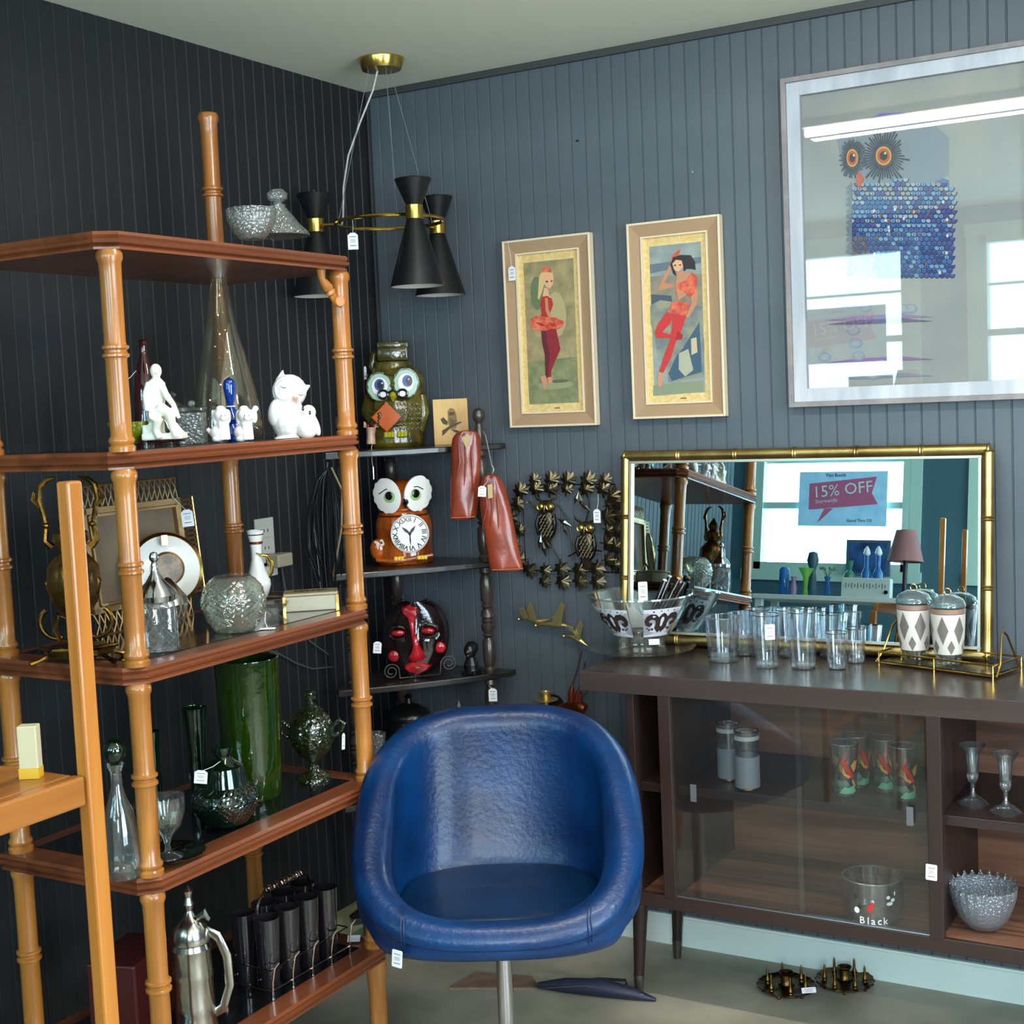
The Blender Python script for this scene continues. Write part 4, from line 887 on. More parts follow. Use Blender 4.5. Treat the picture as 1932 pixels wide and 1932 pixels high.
# ================= lower glass shelf
Z1 = SZT[1]
P, f = xyz(232, Z1, x=.53); S = f.s
t = thing('glass_decanter', 'clear glass decanter with a dark green ball stopper at the front left post', 'decanter', P)
B().lathe([(27*S, 0), (38*S, 3*S), (40*S, 12*S), (38*S, 40*S), (35*S, 90*S), (28*S, 125*S), (17*S, 150*S), (11*S, 175*S), (10*S, 200*S), (16*S, 214*S), (17*S, 217*S), (13*S, 217*S), (8*S, 200*S), (9*S, 175*S), (33*S, 80*S), (36*S, 20*S), (0, 14*S)], 36).build('body', CLR, t)
B().lathe([(6*S, 200*S), (8*S, 217*S), (12*S, 221*S), (20*S, 232*S), (22*S, 244*S), (18*S, 256*S), (8*S, 263*S), (0, 264*S)], 28).build('stopper', GRD, t)
P, f = xyz(318, Z1, x=.54); S = f.s
t = thing('glass_plate', 'round ribbed glass plate with green tint on the lower shelf', 'plate', P)
B().lathe([(0, .002), (.035, .002), (.058, .012), (.06, .014), (.056, .013), (.034, .004), (0, .004)], 48, fn=lambda r, z, a: r*(1+.012*math.cos(24*a))).build('body', glass('pale_green_glass', (170, 210, 190), .04, .4, bump=.3, bscale=60), t)
t2 = thing('sherbet_glass', 'clear footed sherbet glass standing on the ribbed glass plate', 'glass', P+Vector((0, 0, .0045)))
B().lathe([(.022, 0), (.021, .002), (.006, .008), (.004, .02), (.008, .034), (.022, .052), (.028, .075), (.029, .100), (.027, .100), (.026, .076), (.018, .054), (0, .044)], 36, fn=lambda r, z, a: r*(1+.03*math.cos(12*a)*(1 if z > .04 else 0))).build('body', CLR, t2)
t2.scale = (1.22, 1.22, 1.12); t.scale = (1.12, 1.12, 1)
P, f = xyz(297, Z1, x=.34); S = f.s; t = thing('green_bud_vase', 'narrow black-green bud vase partly behind the left post', 'vase', P)
B().lathe([(16*S, 0), (14*S, 40*S), (12*S, 90*S), (13*S, 140*S), (15*S, 168*S), (13.5*S, 168*S), (11*S, 140*S)], 24).build('body', GRD, t)
P, f = xyz(378, Z1, x=.39); S = f.s; t = thing('tall_green_vase', 'tall emerald glass vase flaring at the rim with cut crosses', 'vase', P)
B().lathe([(20*S, 0), (17*S, 10*S), (15*S, 60*S), (16*S, 110*S), (20*S, 170*S), (23*S, 196*S), (24*S, 200*S), (21.5*S, 200*S), (18*S, 170*S), (13*S, 60*S)], 28).build('body', GRD, t)
b = B()
for s_ in (1, -1): b.tube([(math.sin(-CY*0-.52+s_*.35)*15.6*S*1, -math.cos(-.52+s_*.35)*15.6*S, 40*S), (math.sin(-.52-s_*.35)*16*S, -math.cos(-.52-s_*.35)*16*S, 74*S)], .0009, 5)
b.build('cut_cross', CLR, t)
P, f = xyz(428, Z1, x=.50); S = f.s; t = thing('green_diamond_jar', 'squat dark green glass jar with diamond-cut base and white tag', 'jar', P)
pj = [(30, 0), (40, 6), (50, 19), (58, 34), (62, 44), (62, 54), (58, 66), (44, 78)]; pj = [(r*S, z*S) for r, z in pj]; pk_ = []
for i in range(len(pj)-1):
    for q in range(4): pk_.append((pj[i][0]+(pj[i+1][0]-pj[i][0])*q/4, pj[i][1]+(pj[i+1][1]-pj[i][1])*q/4))
pk_.append(pj[-1])
B().lathe(pk_, 120, fn=lambda r, z, a: r*(1+.016*abs(math.sin(15*a+z*260))+.016*abs(math.sin(15*a-z*260)))).build('cut_base', GRD2, t, False)
B().lathe([(44*S, 78*S), (40*S, 100*S), (37*S, 112*S), (18*S, 126*S), (15*S, 132*S), (20*S, 142*S), (20*S, 150*S), (16*S, 150*S)], 36).build('neck', GRD, t)
price_tag(t, f.c(404, 1430, 0)[0:0] or (-.012*math.cos(CY)-.03*0, -.052, 104*S), .025, .026, CY, .12, (.01, -.012, 128*S))
P, f = xyz(480, Z1, x=.42); S = f.s; t = thing('green_cylinder_vase', 'large tall cylinder vase of bright green glass with a price tag', 'vase', P)
B().lathe([(48*S, 0), (52*S, 6*S), (54*S, 60*S), (57*S, 150*S), (60*S, 262*S), (57.5*S, 262*S), (54*S, 150*S), (50*S, 14*S), (0, 12*S)], 44).build('body', GRN, t)
B().lathe([(59*S, 261*S), (60.5*S, 264*S), (57*S, 264*S), (57.5*S, 261*S)], 44, closed=True).build('clear_rim', CLR, t)
price_tag(t, (math.cos(CY)*60*S, math.sin(CY)*60*S-.02, 222*S), .015, .04, CY+.7, .12, (math.cos(CY)*59*S, math.sin(CY)*59*S, 264*S))
P, f = xyz(593, Z1, x=.46); S = f.s; t = thing('olive_compote', 'olive green pressed glass compote with a lid and side handles', 'compote', P, CY)
B().lathe([(34*S, 0), (32*S, 6*S), (12*S, 18*S), (7*S, 30*S), (12*S, 38*S), (30*S, 52*S), (40*S, 72*S), (42*S, 96*S), (38*S, 108*S)], 48, fn=lambda r, z, a: r*(1+.03*math.cos(12*a))).build('body', OLG, t)
B().lathe([(38*S, 108*S), (34*S, 120*S), (22*S, 128*S), (24*S, 133*S), (12*S, 140*S), (6*S, 146*S), (12*S, 156*S), (12*S, 166*S), (0, 170*S)], 36, fn=lambda r, z, a: r*(1+.02*math.cos(12*a))).build('lid', OLG, t)
for s_ in (-1, 1): B().tube([(s_*40*S, 0, 100*S), (s_*54*S, 0, 112*S), (s_*62*S, 0, 104*S), (s_*56*S, 0, 90*S), (s_*42*S, 0, 80*S)], 4*S, 8).build('handle', OLG, t)
price_tag(t, (60*S, -.012, 72*S), .009, .035, .9, .1, None)
# ================= bottom shelf
Z0 = SZT[0]
P, f = xyz(372, Z0, x=.50); S = f.s; c = f.c
t = thing('silver_stein', 'lidded silver stein with ringed body and curved handle under the lower shelf', 'stein', P, CY)
B().lathe([(.036, 0), (.040, .004), (.038, .012), (.036, .03), (.0375, .034), (.036, .04), (.035, .07), (.0365, .074), (.035, .08), (.034, .1), (.036, .106), (.033, .112)], 32).build('body', SIL, t)
B().lathe([(.034, .113), (.035, .118), (.030, .130), (.018, .138), (.012, .142), (.006, .150), (.010, .158), (.006, .166), (.009, .174), (0, .182)], 32).build('lid', SIL, t)
B().tube([(.03, 0, .125), (.05, -.004, .118), (.064, -.006, .095), (.066, -.004, .06), (.05, 0, .03), (.036, 0, .025)], [.004, .0055, .006, .0055, .005, .004], 10, flat=1.4).build('handle', SIL, t); B().tube([(.014, -.005, .142), (.03, -.008, .148), (.038, -.01, .14)], [.004, .006, .003], 8).build('thumb_rest', SIL, t)
t.scale = (1.05, 1.05, 1.6)
# wire caddy with eight smoked glasses
Pc, fc = xyz(545, Z0, x=.47)
WIR = mat('polished_wire', (196, 176, 160), .2, 1)
t = thing('glass_caddy', 'chrome wire caddy with coiled handle holding smoked glasses on the bottom shelf', 'caddy', Pc, PI/2-.02)
b = B()
for z, e in ((.012, 0), (.055, .0)): b.tube([(-.125-e, -.062, z), (.125+e, -.062, z), (.125+e, .062, z), (-.125-e, .062, z)], .0018, 6, cyc=True)
for k in range(5):
    x = -.125+k*.0625
    b.tube([(x, -.064, .0), (x, -.066, .03), (x+.004, -.070, .06), (x+.012, -.075, .07)], .0018, 6); b.tube([(x, .062, .0), (x, .062, .055)], .0018, 6)
b.tube([(-.125, 0, .012), (.125, 0, .012)], .0018, 6); b.build('frame', WIR, t)
b = B(); b.tube([(-.085, 0, .012), (-.085, 0, .16), (-.075, 0, .178), (-.06, 0, .186), (.06, 0, .186), (.075, 0, .178), (.085, 0, .16), (.085, 0, .012)], .0028, 8).build('handle', WIR, t)
b = B(); b.tube([(-.055+.11*i/168, .0075*math.cos(i*2*PI/12), .188+.0075*math.sin(i*2*PI/12)) for i in range(169)], .0014, 5).build('handle_coil', WIR, t)
sg = None; names = {(0, 0): 'front row, leftmost', (1, 0): 'front row, second from left', (2, 0): 'front row, third from left', (3, 0): 'front row, rightmost', (0, 1): 'back row, leftmost', (1, 1): 'back row, second from left', (2, 1): 'back row, third from left', (3, 1): 'back row, rightmost'}
for i in range(4):
    for j in range(2):
        q = Matrix.Rotation(PI/2-.02, 3, 'Z') @ Vector((-.094+i*.0625, -.031+j*.062, 0)); loc = Pc+q+Vector((0, 0, .0))
        lab = 'smoked tumbler in the chrome wire caddy, '+names[(i, j)]
        if sg is None:
            sg = thing('smoked_tumbler', lab, 'glass', loc, 0, 'smoked tumblers in the wire caddy')
            body = B().lathe([(.019, 0), (.0205, .004), (.0225, .06), (.0265, .150), (.025, .150), (.021, .06), (.0185, .012), (0, .010)], 26).build('body', SMK, sg)
        else:
            o = sg.copy(); COL.objects.link(o); o.location = loc; o['label'] = lab; q2 = body.copy(); COL.objects.link(q2); q2.parent = o
P, f = xyz(668, Z0, x=.51); t = thing('folded_card', 'small white folded card at the right end of the bottom shelf', 'card', P, CY)
B().box((0, 0, .006), (.028, .02, .001), rot=(.3, 0, 0)).box((0, .012, .007), (.028, .02, .001), rot=(-.5, 0, 0)).build('card', CARD, t, False)
# outlet, charger and cords on the left wall
P = U(497, 1020, x=-.001); t = thing('wall_outlet', 'white outlet plate with plugged-in charger on the dark left wall', 'outlet', P, PI/2)
OW = mat('outlet_white', (178, 176, 170), .4)
B().box((0, -.004, 0), (.072, .006, .116), bev=.002).build('plate', OW, t, False)
for z in (-.022, .022): B().box((0, -.008, z), (.03, .004, .028), bev=.002).build('socket', OW, t, False)
b = B()
for z in (-.022, .022):
    for x in (-.007, .007): b.box((x, -.0103, z+.004), (.002, .001, .008))
b.build('slots', INKB, t, False)
B().box((.024, -.030, -.052), (.06, .04, .034), bev=.004).build('charger', mat('charger_beige', (150, 140, 122), .45), t, False); B().box((.0, -.014, -.078), (.045, .02, .026), bev=.003).build('plug', OW, t, False)
cw = mat('grey_cord', (80, 80, 80), .4)
pts = [U(px, py, x=.012) for px, py in ((530, 1050), (533, 1080), (538, 1110), (552, 1160), (585, 1210), (620, 1235))]
tag(B().tube(pts, .0022, 6).build('power_cord', cw), 'thin grey cord hanging from the charger down the dark left wall', 'cord')
pts = [U(px, py, x=.010) for px, py in ((470, 1222), (520, 1230), (560, 1252), (590, 1262), (628, 1258))]
tag(B().tube(pts, .0022, 6).build('power_cord', cw), 'second grey cord drooping low on the dark left wall above the green vase', 'cord')
# black leather straps hanging from the corner shelf's left post
P = U(640, 880, x=.115); t = thing('leather_straps', 'bundle of shiny black leather straps hanging from the corner shelf', 'straps', (P.x, P.y-.05, P.z), CY)
LB = mat('black_leather', (16, 16, 18), .3, coat=.3); rs = random.Random(11)
for k in range(16):
    x = rs.uniform(-.055, .02); y = rs.uniform(-.03, .01); L = rs.uniform(.22, .36); sw = rs.uniform(-.02, .02)
    B().tube([(0, 0, 0), (x*.6, y, -.03), (x+sw*.4, y, -L*.35), (x+sw, y*.8, -L*.7), (x*.55-.006, y, -L)], [.004, .005, .0065, .006, .003], 7, flat=.45).build('strap', LB, t)
B().tube([(.01, 0, .0), (.035, -.004, -.06), (.028, -.004, -.16), (.005, -.004, -.26), (-.002, 0, -.285)], .0028, 7).build('tan_strap', mat('tan_strap', (120, 104, 80), .4), t)
B().tube([(.006, .04, .03), (.0, 0, .012), (-.002, 0, -.004)], .004, 8).build('hook', BM, t)
# ------------------------------------------------------------------ things on the dark corner etagere
def lp(t, P):
    """world point -> the thing's own frame"""
    return (Matrix.Translation(t.location) @ t.rotation_euler.to_matrix().to_4x4()).inverted() @ Vector(P)
OLV = mat('olive_glaze', (104, 92, 22), .14, 0, .35, 90, (56, 50, 10), 26, coat=.5); OLVD = mat('olive_glaze_dark', (62, 54, 14), .15, coat=.5, bump=.4, bscale=60)
YGR = mat('yellow_green_glaze', (166, 160, 30), .2, coat=.4); TEALE = mat('pale_teal_glaze', (150, 182, 160), .2, coat=.4); BRE = mat('blue_iris', (26, 70, 150), .15, coat=.5); ORG = mat('orange_glaze', (190, 84, 24), .16, coat=.5)
P, f = xyz(748, KZ[0], y=-.135); S = f.s; c = f.c
t = thing('green_owl_jar', 'glossy olive green owl cookie jar with big blue eyes holding an orange book', 'cookie jar', P, CY)
b = B(); b.ball(c(748, 775), (54*S, 42*S, 56*S)); b.ball(c(748, 728), (55*S, 42*S, 44*S)); b.lathe([(48*S, 0), (52*S, 8*S), (50*S, 40*S)], 28, sq=.8); b.lathe([(52*S, 118*S), (40*S, 142*S), (36*S, 160*S)], 28, sq=.75)
b.build('body', OLV, t, fuse=.0028, sm=2)
b = B(); b.box(c(742, 668), (56*S, 44*S, 28*S), bev=.004); b.box(c(742, 653), (58*S, 46*S, 14*S), bev=.004); b.build('cap', OLVD, t)
B().tube([c(722, 662, 0), c(706, 668, 0), c(702, 690, 0), c(708, 700, 0)], [6*S, 8*S, 8*S, 7*S], 10).build('cap_tassel', OLVD, t)
B().lathe([(50*S, 0), (51*S, .003), (50*S, .006)], 32, sq=.8, c=(0, 0, 134*S)).build('lid_seam', OLVD, t)
def disc(cx, cy, r, y, m, name, par, th=.003, ry=None, seg=20, wav=0):
    ry = ry or r; x, _, z = c(cx, cy)
    return B().prism([((r*(1+wav*math.cos(9*2*PI*i/(seg*2) * 2)))*math.cos(2*PI*i/seg)*S, ry*math.sin(2*PI*i/seg)*S) for i in range(seg)], th, O=(x, y, z)).build(name, m, par, False, bev=.0008)
YF = -42*S
for k, (ex, ey) in enumerate(((720, 729), (769, 724))):
    dx = abs(ex-748)/54.; yy = YF*math.sqrt(max(.2, 1-dx*dx))
    disc(ex, ey, 25, yy+.002, OLVD, 'eye_surround', t, .005, 28); e = disc(ex, ey+1, 22, yy-.0035, TEALE, 'eye_wreath', t, .003, 25, 24, .06)
    disc(ex, ey, 15, yy-.0066, POR, 'eye_white', t, .0025, 17); disc(ex+(0 if k == 0 else 3), ey-3, 9.5, yy-.0092, BRE, 'iris', t, .0015, 11); disc(ex+(2 if k == 0 else 6), ey-3, 6, yy-.0108, INKB, 'pupil', t, .0012, 8); disc(ex+5, ey-6, 1.8, yy-.0121, WHT, 'glint', t, .0006)
b = B()
for q in (727, 763): b.tube([(c(q, 744)[0]+8.5*S*math.cos(a), YF-.008, c(q, 744)[2]+7.5*S*math.sin(a)) for a in [2*PI*i/16 for i in range(16)]], 2.4*S, 8, cyc=True)
b.tube([c(735, 742, YF-.008), c(745, 737, YF-.011), c(755, 742, YF-.008)], 2.4*S, 8); b.build('spectacles', INKB, t)
for q in (727, 763): disc(q, 744, 6, YF-.006, POR, 'lens', t, .001)
B().tube([c(745, 738, YF), c(745, 748, YF-.010), c(745, 757, YF-.002)], [4*S, 7*S, 2*S], 10).build('beak', YGR, t)
bk = B().box((0, 0, 0), (40*S, 9*S, 40*S), bev=.003).build('book', ORG, t, False, loc=c(733, 786, YF-.006), rot=(0, .80, 0)); B().box((0, .004, 0), (43*S, 5*S, 43*S), bev=.002).build('book_cover', OLVD, bk, False)
b = B(); b.tube([c(697, 745, -10*S), c(696, 775, -20*S), c(708, 792, -34*S)], [9*S, 14*S, 13*S], 10)
for k in range(4): b.tube([c(705, 776+7*k, -38*S), c(722, 780+6*k, -50*S), c(724-k*3, 783+6*k, -50*S)], [5*S, 3.6*S, 2*S], 8)
b.build('wing', OLVD, t)
B().tube([c(796, 748, -6*S), c(799, 780, -10*S), c(794, 815, -8*S)], [8*S, 12*S, 6*S], 10).build('far_wing', OLV, t)
for q in (738, 762):
    b = B()
    for k in range(3): b.tube([c(q-6+6*k, 815, YF-.002), c(q-6+6*k, 824, YF-.008)], [4*S, 3.4*S], 8)
    b.build('foot', YGR, t)
b = B(); fr2 = random.Random(2)
for r in range(6):
    for k in range(7):
        px = 755+k*7-(r % 2)*3; py = 762+r*9; dx = abs(px-748)/54.
        if px < 796: b.tube([(c(px-3, py)[0], YF*math.sqrt(max(.1, 1-dx*dx))-.001, c(px, py)[2]), (c(px, py)[0], YF*math.sqrt(max(.1, 1-dx*dx))-.003, c(px, py+4)[2]), (c(px+3, py)[0], YF*math.sqrt(max(.1, 1-dx*dx))-.001, c(px, py)[2])], 1.1*S, 5)
b.build('feathers', OLVD, t)
price_tag(t, c(690, 702, -.01), .010, .036, 1.0)
# small owl pull hanging over the shelf edge
P, f = xyz(700, KZ[0], y=-.225); S = f.s; c = f.c
t = thing('owl_pull', 'small pale stone owl with a string and metal pull hanging over the shelf', 'ornament', P, CY)
b = B(); b.tube([c(700, 838), c(700, 820), c(700, 806)], [13*S, 11*S, 14*S], 12, flat=.7); b.tube([c(690, 806), c(687, 795)], [7*S, 2*S], 8, flat=.7); b.tube([c(710, 806), c(713, 795)], [7*S, 2*S], 8, flat=.7); b.build('body', mat('pale_soapstone', (214, 178, 158), .45, col2=(190, 150, 130), vscale=60), t, fuse=.0014, sm=2)
for q in (695, 706): B().ball(c(q, 803, -9*S), 3*S, 0, 10, 6).ball(c(q, 803, -11.5*S), 1.4*S, 0, 8, 6).build('eye', mat('brick_red', (140, 50, 34), .4), t)
B().tube([c(703, 838, -.006), c(703, 842, -.03), c(704, 870, -.032), c(706, 880, -.032)], .0009, 5).build('string', STRING, t); B().tube([c(706, 880, -.032), c(707, 903, -.032)], .0024, 8).build('metal_pull', SIL, t)
# wooden plaque with owl drawing
P, f = xyz(853, KZ[0], y=-.06); S = f.s; c = f.c
t = thing('owl_plaque', 'small light wood block with an ink owl on a branch', 'plaque', P, CY-.05)
B().box((0, 0, 43*S), (65*S, .022, 86*S), bev=.0015).build('block', mat('blond_wood', (226, 184, 116), .5, col2=(206, 162, 96), vscale=20, stretch=(1, 1, .2)), t, False)
BI = C3('sepia_ink', 74, 58, 34); BI2 = C3('sepia_mid', 140, 112, 66); pp = lambda l: [((x-853)*S, (835-y)*S) for x, y in l]
b = B(); O = (0, -.0112, 0)
b.prism(pp([(848, 772), (853, 766), (860, 768), (864, 776), (866, 795), (862, 806), (852, 806), (848, 795)]), .0002, 1, O=O); b.prism(pp([(850, 774), (861, 774), (860, 780), (851, 780)]), .0004, 0, O=O)
b.prism(pp([(834, 786), (840, 783), (848, 792), (846, 798), (838, 795)]), .0003, 0, O=O); b.prism(pp([(836, 808), (850, 800), (872, 792), (874, 794), (852, 804), (840, 815), (836, 818)]), .0004, 0, O=O); b.prism(pp([(852, 806), (866, 816), (872, 812), (864, 808)]), .0003, 0, O=O)
for k in range(6): b.prism(pp([(851+k*2, 784+k), (852+k*2, 784+k), (853+k*1.6, 800), (852+k*1.6, 800)]), .0005, 0, O=O)
b.build('owl_drawing', [BI, BI2], t, False)
# rust leather head covers hanging on the right post
RL = mat('rust_leather', (150, 62, 36), .26, 0, .2, 40, (120, 44, 26), 9, coat=.2)
def cover(name, label, P, outline, tag_=False, win=None, strap=None):
    f = Fr(P); S = f.s; c = f.c; t = thing(name, label, 'leather cover', P, CY, 'rust leather covers on the corner etagere')
    vs = []; fs = []; n = 22; rows = len(outline); rs = random.Random(len(label))
    for (l, r, y) in outline:
        for i in range(n):
            a = 2*PI*i/n; w_ = (r-l)/2*S; cx = f.x((l+r)/2, y); x = cx+w_*math.copysign(abs(math.cos(a))**.8, math.cos(a)); d = .016+.0035*math.sin(y*.09+math.cos(a)*5)
            vs.append((x, math.sin(a)*d, f.z(y)))
    fs = [(j*n+i, j*n+(i+1) % n, (j+1)*n+(i+1) % n, (j+1)*n+i) for j in range(rows-1) for i in range(n)] + [tuple(range(n)), tuple((rows-1)*n+i for i in range(n))]
    o = B().add(vs, fs).build('body', RL, t, True, sub=1)
    l, r, y = outline[-1]; B().tube([f.c(l+2, y-6, -.019), f.c((l+r)/2, y-6, -.021), f.c(r-2, y-6, -.019)], .0011, 5).build('stitching', mat('stitch', (180, 110, 80), .6), t)
    for k in range(3):
        l, r, y = outline[2]; x0 = l+(r-l)*(.25+.2*k); B().tube([f.c(x0, y, -.013), f.c(x0+3, y+35, -.019), f.c(x0-6+5*k, y+75+8*k, -.014)], [.002, .004, .001], 8).build('fold', RL, t)
    if win: B().prism([(f.x(x, y), f.z(y)) for x, y in win], .0015, O=(0, -.0185, 0)).build('gold_patch', mat('gold_patch', (178, 150, 90), .4), t, False)
    return t, f
PA = U(881, 815, y=KY-.075)
cover('leather_cover', 'rust leather cover hanging over the corner etagere shelf beside the owl plaque', PA, [(876, 890, 811), (856, 905, 816), (850, 909, 835), (852, 908, 865), (850, 907, 900), (849, 904, 940), (849, 900, 975), (850, 899, 981)], win=[(871, 824), (892, 821), (880, 846)])
PB = U(925, 900, y=KY-.085)
tb, fb = cover('leather_cover', 'rust leather cover dangling lower on a metal clip and strap', PB, [(918, 932, 894), (910, 944, 900), (903, 955, 920), (905, 964, 960), (912, 972, 1000), (918, 980, 1040), (924, 988, 1074), (926, 989, 1081)], win=[(920, 914), (929, 912), (930, 938), (921, 940)])
price_tag(tb, (fb.x(910, 925), -.028, fb.z(925)), .021, .028, 0, .1, (fb.x(922, 900), -.012, fb.z(902)))
B().tube([fb.c(928, 896, 0), fb.c(931, 886, 0), fb.c(928, 878, 0)], .003, 8).build('clip', CHR, tb); B().tube([fb.c(928, 880, 0), fb.c(922, 850, .004), fb.c(916, 822, .01), (fb.x(910, 800), .06, fb.z(815))], .0032, 8, flat=.4).build('strap', mat('beige_strap', (176, 168, 154), .6), tb)
# brown owl clock jar
P, f = xyz(765, KZ[1], y=-.17); S = f.s; c = f.c
BRG = mat('amber_brown_glaze', (176, 84, 18), .13, 0, .4, 60, (104, 40, 8), 20, (1, 1, .4), coat=.6)
t = thing('owl_clock_jar', 'glossy amber brown owl cookie jar with a white roman numeral clock face', 'cookie jar', P, CY+.05)
b = B(); b.lathe([(50*S, 0), (53*S, 6*S), (52*S, 40*S), (54*S, 70*S), (50*S, 88*S), (44*S, 100*S)], 32, sq=.8); b.ball(c(764, 940), (45*S, 36*S, 36*S)); b.build('body', BRG, t, fuse=.0028, sm=2)
B().lathe([(49*S, 0), (50*S, 2*S), (49*S, 4*S)], 32, sq=.8, c=(0, 0, 90*S)).build('lid_seam', mat('brown_glaze_dark', (80, 32, 10), .2, coat=.4), t)
YF = -42*S
for k, (ex, ey, s_) in enumerate(((733, 932, -1), (787, 930, 1))):
    x, _, z = c(ex, ey); n = 30; pts = []
    for i in range(n):
        a = 2*PI*i/n; r = 1+(.05*math.cos(12*a) if math.cos(a)*s_ > -.2 else 0); pts.append((28.5*r*math.cos(a)*S, 34*r*math.sin(a)*S))
    ew = B().prism(pts, .009, O=(0, 0, 0)).build('eye_disc', POR, t, True, loc=(x, YF*.62, z), rot=(0, s_*.35, s_*.5), bev=.003)
    B().ball((-s_*6*S, -.0095, -4*S), (12*S, .0015, 11*S), 0, 20, 8).build('green_ring', mat('pale_green_glaze', (150, 186, 120), .2, coat=.4), ew); B().ball((-s_*6*S, -.0105, -2*S), (8*S, .0020, 8*S), 0, 20, 8).build('pupil', INKB, ew)
    B().tube([(-13*S, -.0095, 9*S), (-s_*5*S, -.0095, 12*S), (7*S, -.0095, 10*S)], .9*S, 5).build('brow', INKB, ew)
B().tube([c(766, 933, YF*.7), c(766, 944, YF-.004), c(766, 954, YF*.9)], [3*S, 6*S, 2*S], 10).build('beak', INKB, t)
x, _, z = c(774, 1003); cf = B().lathe([(0, -.004), (35*S, -.004), (36*S, -.001), (35*S, .003), (33*S, .003), (32*S, .0018), (0, .0018)], 40).build('clock_face', POR, t, loc=(x, YF-.0005, z), rot=(PI/2, 0, 0))
B().lathe([(33*S, .003), (33.8*S, .0034), (33.8*S, .0028)], 40, closed=True).build('face_line', INKB, cf)
for k, s_ in enumerate(('XII', 'I', 'II', 'III', 'IV', 'V', 'VI', 'VII', 'VIII', 'IX', 'X', 'XI')):
    a = PI/2-k*PI/6+.12; text(s_, 12.5*S, 'numeral', INKB, cf, (26.5*S*math.cos(a), 26.5*S*math.sin(a), .0022), (0, 0, a-PI/2), bold=.022)
b = B()
for a, L, w0 in ((math.radians(138), 20, 2.2), (math.radians(52), 19, 2.2), (math.radians(-88), 24, 1.1)):
    b.prism([(-3*S, -w0*S*.6), (L*.5*S, -w0*S*1.3), (L*S, 0), (L*.5*S, w0*S*1.3), (-3*S, w0*S*.6)], .0006, O=(0, 0, .0022), X=(math.cos(a), math.sin(a), 0), Y=(-math.sin(a), math.cos(a), 0), N=(0, 0, 1))
b.build('clock_hands', INKB, cf, False)
for q in (710, 722):
    x, _, z = c(q, 1022 if q < 715 else 1019); e = B().lathe([(0, .002), (6.5*S, .001), (7*S, -.001)], 16).build('chick_eye', POR, t, loc=(x, YF*.55-.004, z), rot=(PI/2, 0, -.6)); B().lathe([(0, .0028), (2*S, .0022)], 10).build('chick_pupil', INKB, e)
B().ball(c(714, 1032, YF*.5), (15*S, 8*S, 20*S), 0, 16, 10).build('chick_body', BRG, t)
for q in (754, 797):
    b = B()
    for k in range(3): b.tube([c(q-6+6*k, 1046, YF), c(q-6+6*k, 1052, YF-.004)], [4*S, 3.4*S], 8)
    b.build('foot', mat('yellow_glaze', (226, 190, 60), .2, coat=.4), t)
    b = B()
    for k in range(3): b.ball(c(q-6+6*k, 1056, YF-.003), (2*S, 2*S, 2.4*S), 0, 8, 6)
    b.build('claws', INKB, t)
B().tube([c(712, 1050, YF*.8), c(740, 1053, YF*1.0), c(775, 1051, YF*1.02), (c(815, 1046)[0], YF*.7, c(815, 1046)[2])], [4*S, 5*S, 5*S, 7*S], 10).build('branch', BRG, t)
# red and black mask
P, f = xyz(785, KZ[2], y=-.20); S = f.s; c = f.c
MKB = mat('black_mask_glaze', (26, 12, 14), .1, 0, .4, 50, coat=.7); MKR = mat('red_mask_glaze', (186, 28, 38), .2, 0, .4, 60, (130, 14, 22), 20, coat=.4)
t = thing('ceramic_mask', 'glossy black and red ceramic face mask on a scrolled wire stand', 'mask', P, CY)
def mY(px, py): return -.050*math.sqrt(max(.02, 1-((px-785)/64.)**2-((py-1205)/78.)**2))
vs = []; fs = []; nx_, ny_ = 22, 26; idx = {}
for j in range(ny_+1):
    py = 1132+(1275-1132)*j/ny_
    hw_ = 62*math.sqrt(max(0, 1-((py-1203)/73.)**2))**.8+2
    for i in range(nx_+1):
        u = -1+2*i/nx_; px = 783+hw_*u; y = -.055*math.sqrt(max(0, 1-u*u))
        for ex in (752, 812):
            d = ((px-ex)/18.)**2+((py-1190)/13.)**2
            if d < 1: y += .016*(1-d)
        y += -.010*math.exp(-((px-786)/9.)**2-((py-1215)/34.)**2); vs.append(c(px, py, y+.03))
n0 = len(vs)
for v in list(vs): vs.append((v[0]*.9, v[1]+.008, v[2]))
W = nx_+1
for j in range(ny_):
    for i in range(nx_):
        a = j*W+i; fs.append((a, a+1, a+W+1, a+W)); fs.append((n0+a, n0+a+W, n0+a+W+1, n0+a+1))
for i in range(nx_): fs.append((i, n0+i, n0+i+1, i+1)); a = ny_*W+i; fs.append((a, a+1, n0+a+1, n0+a))
for j in range(ny_): a = j*W; fs.append((a, a+W, n0+a+W, n0+a)); a = j*W+nx_; fs.append((a, n0+a, n0+a+W, a+W))
o = B().add(vs, fs).build('face', MKB, t, True); o.data.polygons.foreach_set('use_smooth', [True]*len(o.data.polygons))
